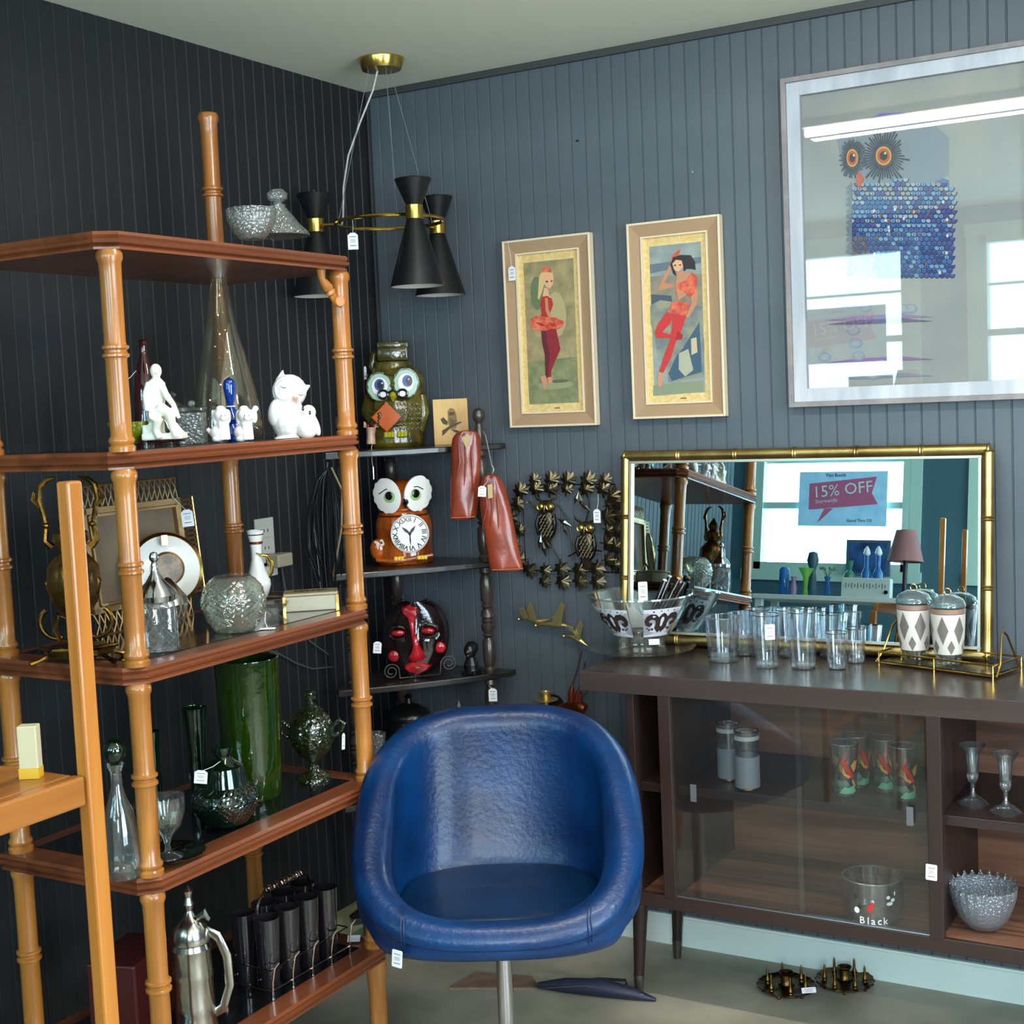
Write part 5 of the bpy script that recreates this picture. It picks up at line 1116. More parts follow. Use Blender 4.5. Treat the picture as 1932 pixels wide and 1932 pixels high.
def patch(name, pts, m, off=.004, k=3):
    """raised glaze patch that follows the face"""
    def Y(px, py):
        hw_ = 62*math.sqrt(max(0, 1-((py-1203)/73.)**2))**.8+2; u = max(-.98, min(.98, (px-783)/hw_)); y = -.055*math.sqrt(1-u*u)-.010*math.exp(-((px-786)/9.)**2-((py-1215)/34.)**2)
        return y+.03
    cx = sum(p[0] for p in pts)/len(pts); cy = sum(p[1] for p in pts)/len(pts); n = len(pts); vs = []
    for s_ in (1, .8, .4):
        for p in pts: q = (cx+(p[0]-cx)*s_, cy+(p[1]-cy)*s_); vs.append(c(q[0], q[1], Y(*q)-(off if s_ < 1 else -.002)))
    vs.append(c(cx, cy, Y(cx, cy)-off*1.2)); fs = [(r*n+i, r*n+(i+1) % n, (r+1)*n+(i+1) % n, (r+1)*n+i) for r in range(2) for i in range(n)]+[(2*n+i, 2*n+(i+1) % n, 3*n) for i in range(n)]
    return B().add(vs, fs).build(name, m, t, True)
patch('forehead_blaze', [(758, 1140), (772, 1134), (788, 1140), (789, 1152), (784, 1170), (783, 1190), (786, 1215), (780, 1215), (777, 1190), (770, 1160), (758, 1148)], MKR)
patch('nose', [(779, 1190), (787, 1190), (792, 1210), (800, 1226), (806, 1238), (795, 1246), (778, 1246), (770, 1238), (778, 1224), (781, 1208)], MKR, .007)
patch('mouth', [(764, 1250), (780, 1244), (800, 1246), (818, 1254), (808, 1264), (790, 1270), (770, 1264), (762, 1258)], MKR, .006); patch('lips', [(776, 1254), (792, 1250), (804, 1256), (790, 1262)], mat('dark_red_glaze', (120, 14, 26), .2, coat=.4), .010)
for q in ((752, 1190), (808, 1188)):
    b = B(); x, _, z = c(*q); yy = -.055*math.sqrt(max(.05, 1-((q[0]-783)/62.)**2))+.03
    b.ball((x, yy-.001, z), (13*S, 5*S, 6*S), 0, 14, 8); b.build('eyelid', MKR, t)
    B().tube([(x+18*S*math.cos(a), yy-.002+abs(math.cos(a))*.004, z+12*S*math.sin(a)) for a in [2*PI*i/20 for i in range(20)]], 2.6*S, 6, cyc=True).build('eye_rim', MKB, t)
for q in ((744, 1234), (830, 1222)):
    x, _, z = c(*q); yy = -.055*math.sqrt(max(.05, 1-((q[0]-783)/62.)**2))+.03; B().ball((x, yy-.002, z), (11*S, 4*S, 11*S), 0, 14, 8).build('cheek', MKR, t)
SW = mat('grey_steel', (120, 118, 118), .3, .9)
for s_, cx, cy in ((-1, 741, 1259), (1, 848, 1248)):
    pts = []
    for i in range(40):
        u = i/39; a = PI*.1+u*PI*3.6; r = 15*(1-.72*u); pts.append(c(cx-s_*0+r*math.cos(a)*(-s_), cy-r*math.sin(a), -.045))
    pts = [c(cx+(16 if s_ < 0 else -16), 1272 if s_ < 0 else 1266, -.044)]+pts
    B().tube(pts, .0019, 7).build('scroll', SW, t)
B().tube([c(757, 1272, -.044), c(785, 1274, -.02), c(832, 1268, -.044)], .0019, 7).tube([c(785, 1273, -.02), (0, .06, .003)], .0019, 7).tube([(0, .06, .003), (0, .03, .1)], .0019, 7).build('stand_wire', SW, t)
price_tag(t, c(714, 1214, -.03), .022, .032, .1, .1)
# small black bust
P, f = xyz(890, KZ[2], y=-.13); S = f.s; c = f.c
t = thing('black_bust', 'small black carved head bust beside the mask', 'bust', P, CY-.5)
b = B(); b.box((0, 0, 4*S), (30*S, 26*S, 8*S)); b.tube([(0, 0, 4*S), (0, 0, 20*S), (0, 0, 34*S)], [14*S, 14*S, 8*S], 12); b.ball((0, -1*S, 46*S), (12*S, 14*S, 15*S)); b.ball((0, 4*S, 50*S), (13*S, 13*S, 13*S)); b.ball((0, -14*S, 44*S), (3*S, 4*S, 4*S)); b.ball((0, -13*S, 37*S), (4*S, 3*S, 2*S))
b.build('body', mat('black_stone', (18, 18, 20), .3), t, fuse=.0016, sm=2)
# lidded black pot + glass stopper bottle + little cut vase on the fourth shelf
P, f = xyz(778, KZ[3], y=-.15); t = thing('black_jar', 'black lidded tin jar on the lowest visible corner shelf behind the chair', 'jar', P)
KJ = mat('black_tin', (24, 22, 22), .3, .3, .1, 40, coat=.2); B().lathe([(.05, 0), (.056, .01), (.056, .17), (.052, .178)], 32).build('body', KJ, t); B().lathe([(.060, .178), (.062, .186), (.056, .200), (.03, .216), (.010, .222), (.008, .236), (.012, .242), (0, .25)], 32).build('lid', KJ, t)
for k in (-1, 0, 1): B().ball((.03*k+.02, -.052, .13), (.012, .004, .016), 0, 10, 8).build('relief', mat('grey_relief', (70, 68, 66), .4), t)
P, f = xyz(873, KZ[3], y=-.13); t = thing('stopper_bottle', 'small clear bottle with a pointed stopper behind the chair', 'bottle', P); B().lathe([(.02, 0), (.024, .01), (.024, .15), (.01, .18), (.008, .2), (.011, .204)], 20).build('body', CLR, t); B().lathe([(.006, .204), (.009, .215), (.003, .226), (0, .24)], 16).build('stopper', CRY, t)
P, f = xyz(712, KZ[3], y=-.30); t = thing('cut_vase', 'small cut crystal vase just right of the front bamboo post', 'vase', P); B().lathe([(.02, 0), (.012, .03), (.024, .1), (.03, .17), (.028, .17), (.02, .1)], 16, fn=lambda r, z, a: r*(1+.08*math.cos(8*a))).build('body', CRY, t)
# ------------------------------------------------------------------ metal wall art
MA = mat('bronzed_tin', (62, 58, 50), .3, .9, .1, 50, (104, 92, 66), 9); MB2 = mat('bronzed_tin_dark', (44, 42, 38), .3, .9, .15, 50)
P = U(1072, 1000, y=-.014); f = Fr(P); S = f.s; AX = lambda px, py: (U(px, py, y=-.014).x-P.x, U(px, py, y=-.014).z-P.z)
t = thing('metal_wall_art', 'square bronze metal wreath of maple leaves around two owls on branches', 'wall art', P)
LF = [(0, -1.05), (.16, -.8), (.26, -.5), (.6, -.82), (.66, -.5), (.6, -.25), (1, -.22), (.86, .05), (.66, .22), (.8, .5), (.5, .55), (.16, .5), (.06, .56), (.05, 1), (-.05, 1), (-.06, .56), (-.16, .5), (-.5, .55), (-.8, .5), (-.66, .22), (-.86, .05), (-1, -.22), (-.6, -.25), (-.66, -.5), (-.6, -.82), (-.26, -.5), (-.16, -.8)]
def leaf_mesh(r):
    b = B(); n = len(LF); vs = [(0, -.006, 0)]+[(x*r, .004*(abs(x)+abs(y)), y*r) for x, y in LF]; vs += [(0, -.005, 0)]+[(x*r, .004*(abs(x)+abs(y))+.001, y*r) for x, y in LF]
    fs = [(0, 1+i, 1+(i+1) % n) for i in range(n)]+[(n+1, n+2+(i+1) % n, n+2+i) for i in range(n)]+[(1+i, n+2+i, n+2+(i+1) % n, 1+(i+1) % n) for i in range(n)]
    b.add(vs, fs); b.tube([(0, -.007, -r), (0, -.008, 0), (0, -.002, r*.9)], .0010, 5); return b
lm = leaf_mesh(.0265).build('leaf', MA, t, False); first = True; rl = random.Random(4)
spots = [(1009, 905), (1042, 905), (1075, 905), (1109, 905), (1143, 905), (985, 925), (1012, 922), (1040, 922), (1072, 922), (1106, 922), (1140, 922), (1158, 935), (1150, 952), (1166, 945), (1148, 975), (1166, 972), (1150, 1000), (1168, 998), (1148, 1025), (1165, 1030), (1150, 1056), (1162, 1064), (980, 950), (968, 975), (982, 1000), (970, 1030), (984, 1055), (1000, 1075), (1030, 1075), (1062, 1072), (1095, 1074), (1128, 1072), (1030, 1096), (1062, 1096), (1096, 1096), (1130, 1096)]
for k, (px, py) in enumerate(spots):
    o = lm if k == 0 else lm.copy()
    if k: COL.objects.link(o); o.parent = t
    x, z = AX(px, py); o.location = (x, -.002-.004*(k % 3), z); up_ = py < 930
    o.rotation_euler = (rl.uniform(-.15, .15), (PI if up_ else (0 if py > 1060 else (PI*.5 if px < 1010 else -PI*.5)))+rl.uniform(-.3, .3), 0); o.scale = (1, 1, 1) if k % 4 else (.8, .8, .8)
x0, z0 = AX(985, 915); x1, _ = AX(1160, 915); _, z1 = AX(1160, 1080)
B().tube([(x0, 0, z0), (x1, 0, z0), (x1, 0, z1), (x0, 0, z1)], .0022, 6, cyc=True).build('ring_wire', MB2, t)
for pts in ([(997, 945), (1020, 970), (1040, 1030), (1060, 1065)], [(1050, 950), (1075, 985), (1078, 1020), (1082, 1060)], [(1110, 925), (1112, 960), (1105, 985)], [(1072, 1050), (1100, 1035), (1135, 1040)]):
    B().tube([(AX(*q)[0], 0, AX(*q)[1]) for q in pts], .002, 6).build('branch', MB2, t)
def wowl(cx, cy, s_):
    g = lambda px, py, y=0: (AX(px, py)[0], y, AX(px, py)[1])
    def sh(pts, y0, th): return [(g(cx+x*s_, cy+z*s_)[0], g(cx+x*s_, cy+z*s_)[2]) for x, z in pts]
    b = B(); b.ball(g(cx, cy+6*s_, -.004), (15*S*s_, .011, 29*S*s_), 0, 20, 12); b.ball(g(cx, cy-24*s_, -.006), (18*S*s_, .010, 13*S*s_), 0, 20, 12)
    b.prism(sh([(-5, 30), (5, 30), (9, 50), (0, 56), (-8, 50)], 0, 0), .006, O=(0, 0, 0)); o = b.build('owl', MA, t)
    b = B()
    for q in (-1, 1):
        b.tube([g(cx+q*1*s_, cy-26*s_, -.014), g(cx+q*9*s_, cy-36*s_, -.013), g(cx+q*19*s_, cy-40*s_, -.008), g(cx+q*23*s_, cy-47*s_, -.004)], [.0022, .0032, .0026, .0008], 7)
    b.build('brow_tufts', MA, o)
    b = B()
    for r in range(7): 
        for k in range(4): x = -10+k*6.6+(r % 2)*3; b.tube([g(cx+(x-3)*s_, cy-10*s_+r*6*s_, -.0125), g(cx+x*s_, cy-5*s_+r*6*s_, -.0165), g(cx+(x+3)*s_, cy-10*s_+r*6*s_, -.0125)], .0011, 5)
    b.build('feather_relief', mat('light_bronze', (128, 114, 84), .3, .9), o)
    for q in (-1, 1): B().tube([g(cx+q*14*s_, cy-10*s_, -.006), g(cx+q*17*s_, cy+8*s_, -.010), g(cx+q*14*s_, cy+26*s_, -.008), g(cx+q*6*s_, cy+40*s_, -.004)], [.004, .0065, .005, .001], 8).build('wing', MB2, o)
    for q in (-8.5, 8.5):
        e = B().lathe([(.0, .004), (.0045, .0036), (.0078, 0), (.0094, .0012), (.0102, -.002)], 18).build('owl_eye', mat('brassy_eye', (206, 176, 100), .3, 1), o, loc=g(cx+q*s_, cy-25*s_, -.0165), rot=(PI/2, 0, 0))
    b = B()
    B().tube([g(cx, cy-27*s_, -.016), g(cx, cy-16*s_, -.021)], [.0032, .0008], 6).build('owl_beak', MA, o)
wowl(1033, 980, 1.0); wowl(1108, 1020, 1.0)
sm_ = None
for k, (px, py, a, s_) in enumerate(((1100, 945, .6, 1), (1090, 940, 1.3, .8), (1108, 955, .1, .9), (1068, 985, -.2, 1), (1070, 1000, .5, .8), (1030, 1035, .7, 1), (1022, 1022, 1.1, .9), (1036, 1025, .2, .8))):
    if sm_ is None: sm_ = B().add([(0, 0, -.024), (.007, -.004, 0), (0, -.001, .026), (-.007, -.004, 0), (0, .001, 0), (0, -.006, .002)], [(0, 1, 5), (1, 2, 5), (2, 3, 5), (3, 0, 5), (0, 4, 1), (1, 4, 2), (2, 4, 3), (3, 4, 0)]).build('slim_leaf', mat('light_tin', (150, 138, 120), .22, 1), t, False); o = sm_
    else: o = sm_.copy(); COL.objects.link(o); o.parent = t
    x, z = AX(px, py); o.location = (x, -.008, z); o.rotation_euler = (0, a-.9, 0); o.scale = (s_, s_, s_)
x, z = AX(1134, 972); x2, z2 = AX(1130, 932); price_tag(t, (x, -.024, z), .0205, .036, 0, 0, (x2, -.004, z2))
# ------------------------------------------------------------------ three brass geese
GB = mat('satin_brass', (226, 200, 136), .42, 1)
for k, (pts, wing1, wing2, lab) in enumerate(((((978, 1168), (990, 1166), (1004, 1170), (1020, 1172), (1036, 1168)), ((992, 1168), (984, 1158), (982, 1144), (990, 1144), (1000, 1164)), ((1006, 1168), (998, 1150), (1004, 1132), (1010, 1142), (1016, 1166)), 'brass flying goose wall ornament, leftmost of the three'),
        (((1010, 1180), (1024, 1178), (1044, 1178), (1066, 1180), (1082, 1184)), ((1046, 1180), (1044, 1164), (1056, 1146), (1061, 1132), (1064, 1150), (1062, 1180)), ((1062, 1180), (1066, 1160), (1070, 1140), (1062, 1132), (1058, 1150), (1056, 1180)), 'brass flying goose wall ornament, middle of the three'),
        (((1063, 1200), (1076, 1200), (1090, 1206), (1100, 1212), (1108, 1218)), ((1084, 1204), (1088, 1188), (1098, 1166), (1102, 1180), (1096, 1208)), ((1078, 1186), (1072, 1178), (1084, 1182), (1090, 1196)), 'brass flying goose wall ornament, lowest and nearest the glass bowl'))):
    P = U(pts[2][0], pts[2][1], y=-.022); G = lambda px, py, y=0: (U(px, py, y=-.022).x-P.x, y, U(px, py, y=-.022).z-P.z)
    t = thing('goose_ornament', lab, 'ornament', P, 0, 'three brass geese')
    B().tube([G(*q) for q in pts], [.0015, .0042, .0085, .006, .001] if k else [.0022, .003, .008, .007, .001], 10).tube([G(*pts[2]), (0, .022, 0)], .002, 6).build('body', GB, t)
    B().ball(G(*pts[0]), (.006, .0045, .0045), 0, 10, 8).build('head', GB, t)
    for w_, yy in ((wing1, -.006), (wing2, -.012)): B().prism([(G(*q)[0], G(*q)[2]) for q in w_], .0016, O=(0, yy, 0)).build('wing', GB, t, False)
# brass candle cup and copper bird planter low on the wall
P = U(1030, 1318, y=-.05); t = thing('brass_sconce', 'small brass candle cup sconce on the wall above the chair back', 'sconce', P)
B().lathe([(.004, -.09), (.006, -.04), (.008, -.005), (.012, .0), (.013, .014), (.019, .018), (.019, .020), (.012, .020), (.010, .004)], 22).build('cup', GB, t); B().tube([(0, 0, -.03), (0, .03, -.04), (0, .048, -.03)], .004, 8).build('arm', GB, t); B().lathe([(.03, .0), (.032, .003), (0, .006)], 22).build('back_plate', MA, t, loc=(0, .049, -.03), rot=(PI/2, 0, 0)); B().lathe([(.012, .0), (.034, .003), (.033, .001)], 22, c=(0, 0, -.005)).build('drip_pan', GB, t)
P = U(1082, 1340, y=-.06); f = Fr(P); t = thing('cattail_planter', 'copper log ornament with red-brown cattails and a long curved stem', 'ornament', P)
CPR = mat('copper', (150, 72, 40), .28, .9, .3, 40, (90, 38, 20), 16); RBR = mat('red_brown_lacquer', (110, 42, 24), .25, .3)
g = lambda px, py, y=0: (U(px, py, y=-.06).x-P.x, y, U(px, py, y=-.06).z-P.z)
B().tube([g(1056, 1338), g(1070, 1336), g(1095, 1334), g(1104, 1338)], [.012, .016, .018, .014], 12).build('log', CPR, t)
for pts, r in (([(1078, 1330), (1078, 1305), (1080, 1292)], 6.5), ([(1086, 1330), (1090, 1312), (1094, 1298)], 6), ([(1096, 1330), (1092, 1318), (1098, 1306)], 5)): B().tube([g(*q) for q in pts], [r*f.s, r*f.s, 2*f.s], 10).build('cattail', RBR, t)
for pts in ([(1080, 1294), (1090, 1262), (1098, 1228)], [(1094, 1300), (1100, 1272), (1104, 1250)], [(1096, 1324), (1110, 1300), (1113, 1275), (1112, 1258)]): B().tube([g(*q) for q in pts], .0020, 6).build('stem', mat('dark_wire', (90, 60, 46), .3, .8), t)
B().tube([(0, 0, -.004), (0, .055, -.004)], .003, 6).build('hanger', BM, t)
# ------------------------------------------------------------------ on the sideboard top
ZT = zt
def onp(px, py, z): P = U(px, py, z=z); return P, Fr(P)
GRM = mat('smoky_rim', (150, 126, 104), .2, .9)
P, f = onp(1212, 1230, ZT); S = f.s
t = thing('glass_platter', 'wide scalloped clear glass platter under the punch bowl', 'platter', P)
B().lathe([(0, .001), (.06, .001), (.10, .005), (.132, .012), (.134, .0145), (.130, .0145), (.098, .008), (.05, .004), (0, .004)], 72, fn=lambda r, z, a: r*(1+.012*math.cos(18*a))).build('body', glass('platter_glass', (244, 246, 238), .03, .75, bump=.5, bscale=70, milk=.02, gain=1.3), t)
PB_ = P+Vector((0, 0, .005))
t = thing('punch_bowl', 'clear glass punch bowl with white panels and dark baroque scrolls', 'bowl', PB_)
bp = [(46, 0), (47, 3), (45, 10), (46, 20), (52, 30), (62, 42), (78, 66), (92, 92), (98, 106)]
bp = [(r*S, z*S) for r, z in bp]
B().lathe(bp+[(r-.0028, z) for r, z in reversed(bp[3:])]+[(0, 18*S)], 64).build('body', CLR, t)
B().lathe([(97*S, 105*S), (99.5*S, 106*S), (99*S, 109*S), (96*S, 108*S)], 64, closed=True).build('rim', glass('rim_glass', (226, 228, 226), .02, .5, milk=.08, gain=2.5), t)
def rad(z):
    for (r0, z0), (r1, z1) in zip(bp, bp[1:]):
        if z <= z1: return r0+(r1-r0)*(z-z0)/max(1e-6, z1-z0)
    return bp[-1][0]
MW = mat('milk_white_enamel', (232, 228, 236), .3); SCR = mat('pewter_scroll', (78, 62, 58), .35, .4)
def wrap(b, pts, mi, off):
    """closed outline in (angle, height) wrapped round the bowl"""
    cx = sum(p[0] for p in pts)/len(pts); cz = sum(p[1] for p in pts)/len(pts); n = len(pts); vs = []; g = lambda a, z: ((rad(z)+off)*math.cos(a), (rad(z)+off)*math.sin(a), z)
    dense = []
    for i in range(n):
        p, q = pts[i], pts[(i+1) % n]; m = max(1, int(abs(q[0]-p[0])/.12))
        dense += [(p[0]+(q[0]-p[0])*k/m, p[1]+(q[1]-p[1])*k/m) for k in range(m)]
    n = len(dense)
    if mi == 1: b.add([g(*p) for p in dense], [tuple(range(n))], mi); return
    vs = [g(*p) for p in dense]+[g(cx+(p[0]-cx)*.5, cz+(p[1]-cz)*.5) for p in dense]+[g(cx, cz)]
    b.add(vs, [(i, (i+1) % n, n+(i+1) % n, n+i) for i in range(n)]+[(n+i, n+(i+1) % n, 2*n) for i in range(n)], mi)
for k in range(5):
    a0 = -PI/2+CY*1+.42+k*2*PI/5; b = B(); za, zb2 = 34*S, 90*S; hw2 = .46
    wrap(b, [(a0-hw2, za), (a0+hw2, za), (a0+hw2*1.0, zb2), (a0-hw2*1.0, zb2)], 0, .0008)
    zc2 = 62*S
    half = [(0, 20), (4, 17), (7, 12), (12, 18), (20, 19), (26, 14), (29, 5), (27, -3), (21, -7), (16, -3), (17, 2), (21, 1), (22, 5), (18, 8), (12, 6), (10, -1), (12, -9), (8, -15), (3, -20), (0, -15)]
    for s_ in (-1, 1):
        wrap(b, [(a0+s_*u/66, zc2+v*S) for u, v in half], 1, .0014)
        for u, v, r in ((15, -12, 2.6), (20, -13, 2.0), (24, -10, 1.6), (16, 23, 1.5), (5, 24, 1.2)): wrap(b, [(a0+s_*(u+r*math.cos(q))/66, zc2+(v+r*math.sin(q))*S) for q in [2*PI*i/8 for i in range(8)]], 1, .0014)
    b.build('white_panel', [MW, SCR], t)
q = lp(t, U(1213, 1116, y=P.y-.06)); price_tag(t, (q.x, q.y, q.z), .0225, .048, CY, 0, shape='rect')
q = f.x(1228, 1202), f.z(1202)
B().box((0, 0, 0), (.026, .001, .014), bev=0).build('small_label', CARD, t, False, loc=Vector((math.cos(CY)*q[0]+math.sin(CY)*.077, math.sin(CY)*q[0]-math.cos(CY)*.077, q[1]-.004)), rot=(-.3, 0, CY))
mk = None
for k, (dx, dz, cl_, lab) in enumerate(((48, 132, (236, 236, 240), 'white'), (54, 138, (150, 190, 214), 'pale blue'), (67, 132, (226, 150, 80), 'orange'), (73, 122, (60, 60, 64), 'black'))):
    e0 = Vector((math.cos(CY), math.sin(CY), 0)); P0 = PB_+e0*(8+5*k)*S+Vector((0, .01*k-.02, 26*S)); P1 = PB_+e0*dx*S+Vector((0, .012*k, dz*S))
    d = P1-P0; o = thing('marker', 'black marker pen with %s end leaning in the punch bowl' % lab, 'marker', P0, 0, 'markers in the punch bowl')
    o.rotation_mode = 'QUATERNION'; o.rotation_quaternion = d.to_track_quat('Z', 'Y'); L = d.length
    B().lathe([(.0055, 0), (.0062, .002), (.0062, L-.02), (.0058, L-.004)], 14).build('barrel', INKB, o); B().lathe([(.0056, L-.004), (.0054, L), (.003, L+.001)], 14).build('end_cap', mat('marker_%s' % lab.replace(' ', '_'), cl_, .4), o)
def tumbler(name, label, P, r0, r1, h_, m, group=None, rim=None, thick=.010, cat='glass', wave=None, wall=.0016):
    t = thing(name, label, cat, P, 0, group)
    pr = [(r0*.92, 0), (r0, .002), (r0+(r1-r0)*.3, h_*.33), (r0+(r1-r0)*.65, h_*.66), (r1, h_), (r1-wall, h_), (r0+(r1-r0)*.6-wall, h_*.66), (r0+(r1-r0)*.25-wall, h_*.33), (r0*.86, thick+.002), (0, thick)]
    B().lathe(pr, 36, fn=wave).build('body', m, t)
    if rim: B().lathe([(r1+.0004, h_-.0012), (r1+.0006, h_+.0006), (r1-wall-.0004, h_+.0006), (r1-wall, h_-.001)], 36, closed=True).build('rim', rim, t)
    return t
CL2 = glass('bright_glass', (251, 252, 253), .012, .82, milk=.006, gain=1.05); THK = glass('thick_glass', (240, 244, 246), .02, .7, bump=.6, bscale=60, milk=.02, gain=1.4)
BRF = glass('rim_gloss', (230, 234, 238), .02, .5, milk=.12, gain=3)
specs = [('rocks_glass', 'ribbed rocks glass, nearest the punch bowl', 1365, 1246, 28, 33, 84, 1, None), ('rocks_glass', 'ribbed rocks glass standing just behind the first', 1404, 1234, 25, 29, 78, 1, None),
         ('tall_glass', 'tall gold-rimmed glass with a white price sticker', 1448, 1258, 22, 26, 100, 0, GRM), ('tall_glass', 'widest tall gold-rimmed glass at the front of the row', 1516, 1260, 24, 28, 108, 0, GRM),
         ('shot_glass', 'short thick-bottomed glass with smoky rim at the front', 1580, 1262, 17, 21, 70, 2, GRM), ('shot_glass', 'thick-bottomed glass right of the short one, by the caddy', 1616, 1250, 17, 19, 66, 2, GRM),
         ('tall_glass', 'tall rimmed glass behind the short thick-bottomed glass', 1566, 1240, 20, 25, 84, 0, GRM), ('tall_glass', 'tall rimmed glass at the right end of the row, back', 1618, 1236, 18, 22, 86, 0, GRM),
         ('tall_glass', 'tall rimmed glass in the back row beside the mirror frame', 1432, 1236, 20, 24, 88, 0, GRM), ('tall_glass', 'tall rimmed glass in the back row behind the widest glass', 1490, 1238, 21, 25, 90, 0, GRM)]
for n, lab, px, py, r0, r1, hh, kind, rim in specs:
    P, f = onp(px, py, ZT); S = f.s
    t = tumbler(n, lab, P, r0*S, r1*S, hh*S, CL2, 'clear glasses on the sideboard', rim or BRF, .018 if kind == 2 else .009, wave=(lambda r, z, a: r*(1+.012*math.cos(24*a))) if kind == 1 else None)
    if kind == 2: B().lathe([(0, .003), (r0*S*.9, .003), (r0*S*.95, .016), (r0*S*.8, .030), (0, .028)], 28).build('thick_base', THK, t)
    elif kind == 0: B().lathe([(0, .002), (r0*S*.9, .002), (r0*S*.93, .007), (0, .006)], 28).build('thick_base', THK, t)
    else: B().lathe([(0, .002), (r0*S*.93, .002), (r0*S*.96, .014), (r0*S*.5, .011), (0, .012)], 28).build('thick_base', THK, t)
    if px == 1448: q = Fr(P); price_tag(t, (q.x(1447, 1187)*math.cos(CY)+.028*math.sin(CY)*1.25, q.x(1447, 1187)*math.sin(CY)-.028*math.cos(CY)*1.25, q.z(1187)), .023, .036, CY, 0, shape='rect')
P, f = onp(1656, 1222, ZT); S = f.s; t = tumbler('ice_bucket', 'small glass ice bucket with a black wire handle', P, 17*S, 19*S, 58*S, CL2, None, BRF, cat='bucket'); B().tube([(19*S*math.cos(a), 0, 58*S+34*S*math.sin(a)) for a in [PI*i/16 for i in range(17)]], .0016, 8).build('handle', BM, t)
t.rotation_euler = (0, 0, CY)
P, f = onp(1688, 1232, ZT); S = f.s; t = thing('pink_vase', 'small hot pink swirled glass vase behind the gold wire tray', 'vase', P)
HP = mat('hot_pink_swirl', (214, 40, 150), .15, 0, 0, 60, (240, 150, 210), 30, (1, 1, .3), coat=.5); B().lathe([(8*S, 0), (16*S, 8*S), (19*S, 26*S), (16*S, 42*S), (11*S, 50*S), (10*S, 50*S), (14*S, 40*S)], 28).build('body', HP, t)
# harlequin tumblers on the gold wire tray
HQ = mat('cream_harlequin', (216, 208, 200), .4); HD = mat('taupe_diamond', (132, 122, 116), .3, .2)
PT1, f1 = onp(1726, 1243, ZT+.010); PT2, f2 = onp(1790, 1251, ZT+.010); PT0, f0 = onp(1762, 1262, ZT)
PT3 = PT2+(PT2-PT1)
for k, (P, lab) in enumerate(((PT1, 'cream harlequin tumbler with glass dome lid, left one on the gold tray'), (PT2, 'cream harlequin tumbler with glass dome lid, second from left on the gold tray'))):
    S = depth(P)/FPX; t = thing('harlequin_tumbler', lab, 'tumbler', P, 0, 'harlequin tumblers on the gold tray')
    pr = [(22, 0), (25, 3), (24, 14), (26, 24), (29, 50), (31, 92), (31.5, 108)]; pr = [(r*S, z*S) for r, z in pr]
    B().lathe(pr+[(r-.002, z) for r, z in reversed(pr[2:])]+[(0, 12*S)], 40).build('body', CLR, t)
    def R2_(z):
        for (ra, z_a), (rb, z_b) in zip(pr, pr[1:]):
            if z <= z_b: return ra+(rb-ra)*(z-z_a)/max(1e-6, z_b-z_a)
        return pr[-1][0]
    b = B(); g = lambda a, z, o=.0007: ((R2_(z)+o)*math.cos(a), (R2_(z)+o)*math.sin(a), z)
    NA = 48; zs = [20*S, 40*S, 60*S, 80*S, 96*S]
    b.add([g(2*PI*i/NA, z) for z in zs for i in range(NA)], [(j*NA+i, j*NA+(i+1) % NA, (j+1)*NA+(i+1) % NA, (j+1)*NA+i) for j in range(4) for i in range(NA)], 0)
    for n in range(6):
        a0 = 2*PI*n/6+.1+k*.3
        for (ac, zc3, ha, hz) in ((a0, 66*S, .36, 27*S), (a0+PI/6, 34*S, .25, 14*S)):
            m = 6; pts = []
            for (x0, y0), (x1, y1) in (((1, 0), (0, 1)), ((0, 1), (-1, 0)), ((-1, 0), (0, -1)), ((0, -1), (1, 0))):
                pts += [(ac+ha*(x0+(x1-x0)*i/m), zc3+hz*(y0+(y1-y0)*i/m)) for i in range(m)]
            nn2 = len(pts); b.add([g(*p, .0012) for p in pts]+[g(ac+(p[0]-ac)*.5, zc3+(p[1]-zc3)*.5, .0012) for p in pts]+[g(ac, zc3, .0012)], [(i, (i+1) % nn2, nn2+(i+1) % nn2, nn2+i) for i in range(nn2)]+[(nn2+i, nn2+(i+1) % nn2, 2*nn2) for i in range(nn2)], 1)
    b.build('harlequin_sleeve', [HQ, HD], t)
    B().lathe([(31*S, 97*S), (32*S, 97*S), (32*S, 106*S), (31*S, 106*S)], 40, closed=True).build('band', mat('taupe_band', (150, 120, 104), .4), t)
    B().lathe([(33*S, 109*S), (33*S, 112*S), (28*S, 122*S), (14*S, 130*S), (0, 132*S)], 36).build('dome_lid', glass('lid_glass', (206, 226, 230), .02, .5, milk=.10, gain=2), t); B().tube([(6*S*math.cos(a), 0, 136*S+6*S*math.sin(a)) for a in [2*PI*i/14 for i in range(14)]], 1.2*S, 6, cyc=True).build('ring_pull', BRS, t)
dirv = (PT2-PT1); aT = math.atan2(dirv.y, dirv.x); mid = (PT1+PT3)/2; mid.z = ZT
t = thing('wire_tray', 'gold wire tray with loop handles carrying the harlequin tumblers', 'tray', mid, aT)
LT = (PT3-PT1).length/2+.055; DT = .062; b = B()
for z in (.006, .030): b.tube([(-LT, -DT, z), (LT, -DT, z), (LT, DT, z), (-LT, DT, z)], .0022, 8, cyc=True)
for x in (-LT, 0, LT):
    for y in (-DT, DT): b.tube([(x, y, .0), (x, y, .03)], .002, 6)
for y in (-DT*.4, DT*.4): b.tube([(-LT, y, .006), (LT, y, .006)], .002, 6)
b.build('frame', BRS, t)
B().box((0, 0, .0085), (2*LT-.01, 2*DT-.01, .002)).build('tray_bottom', mat('dark_tray', (36, 30, 28), .25, coat=.4), t, False)
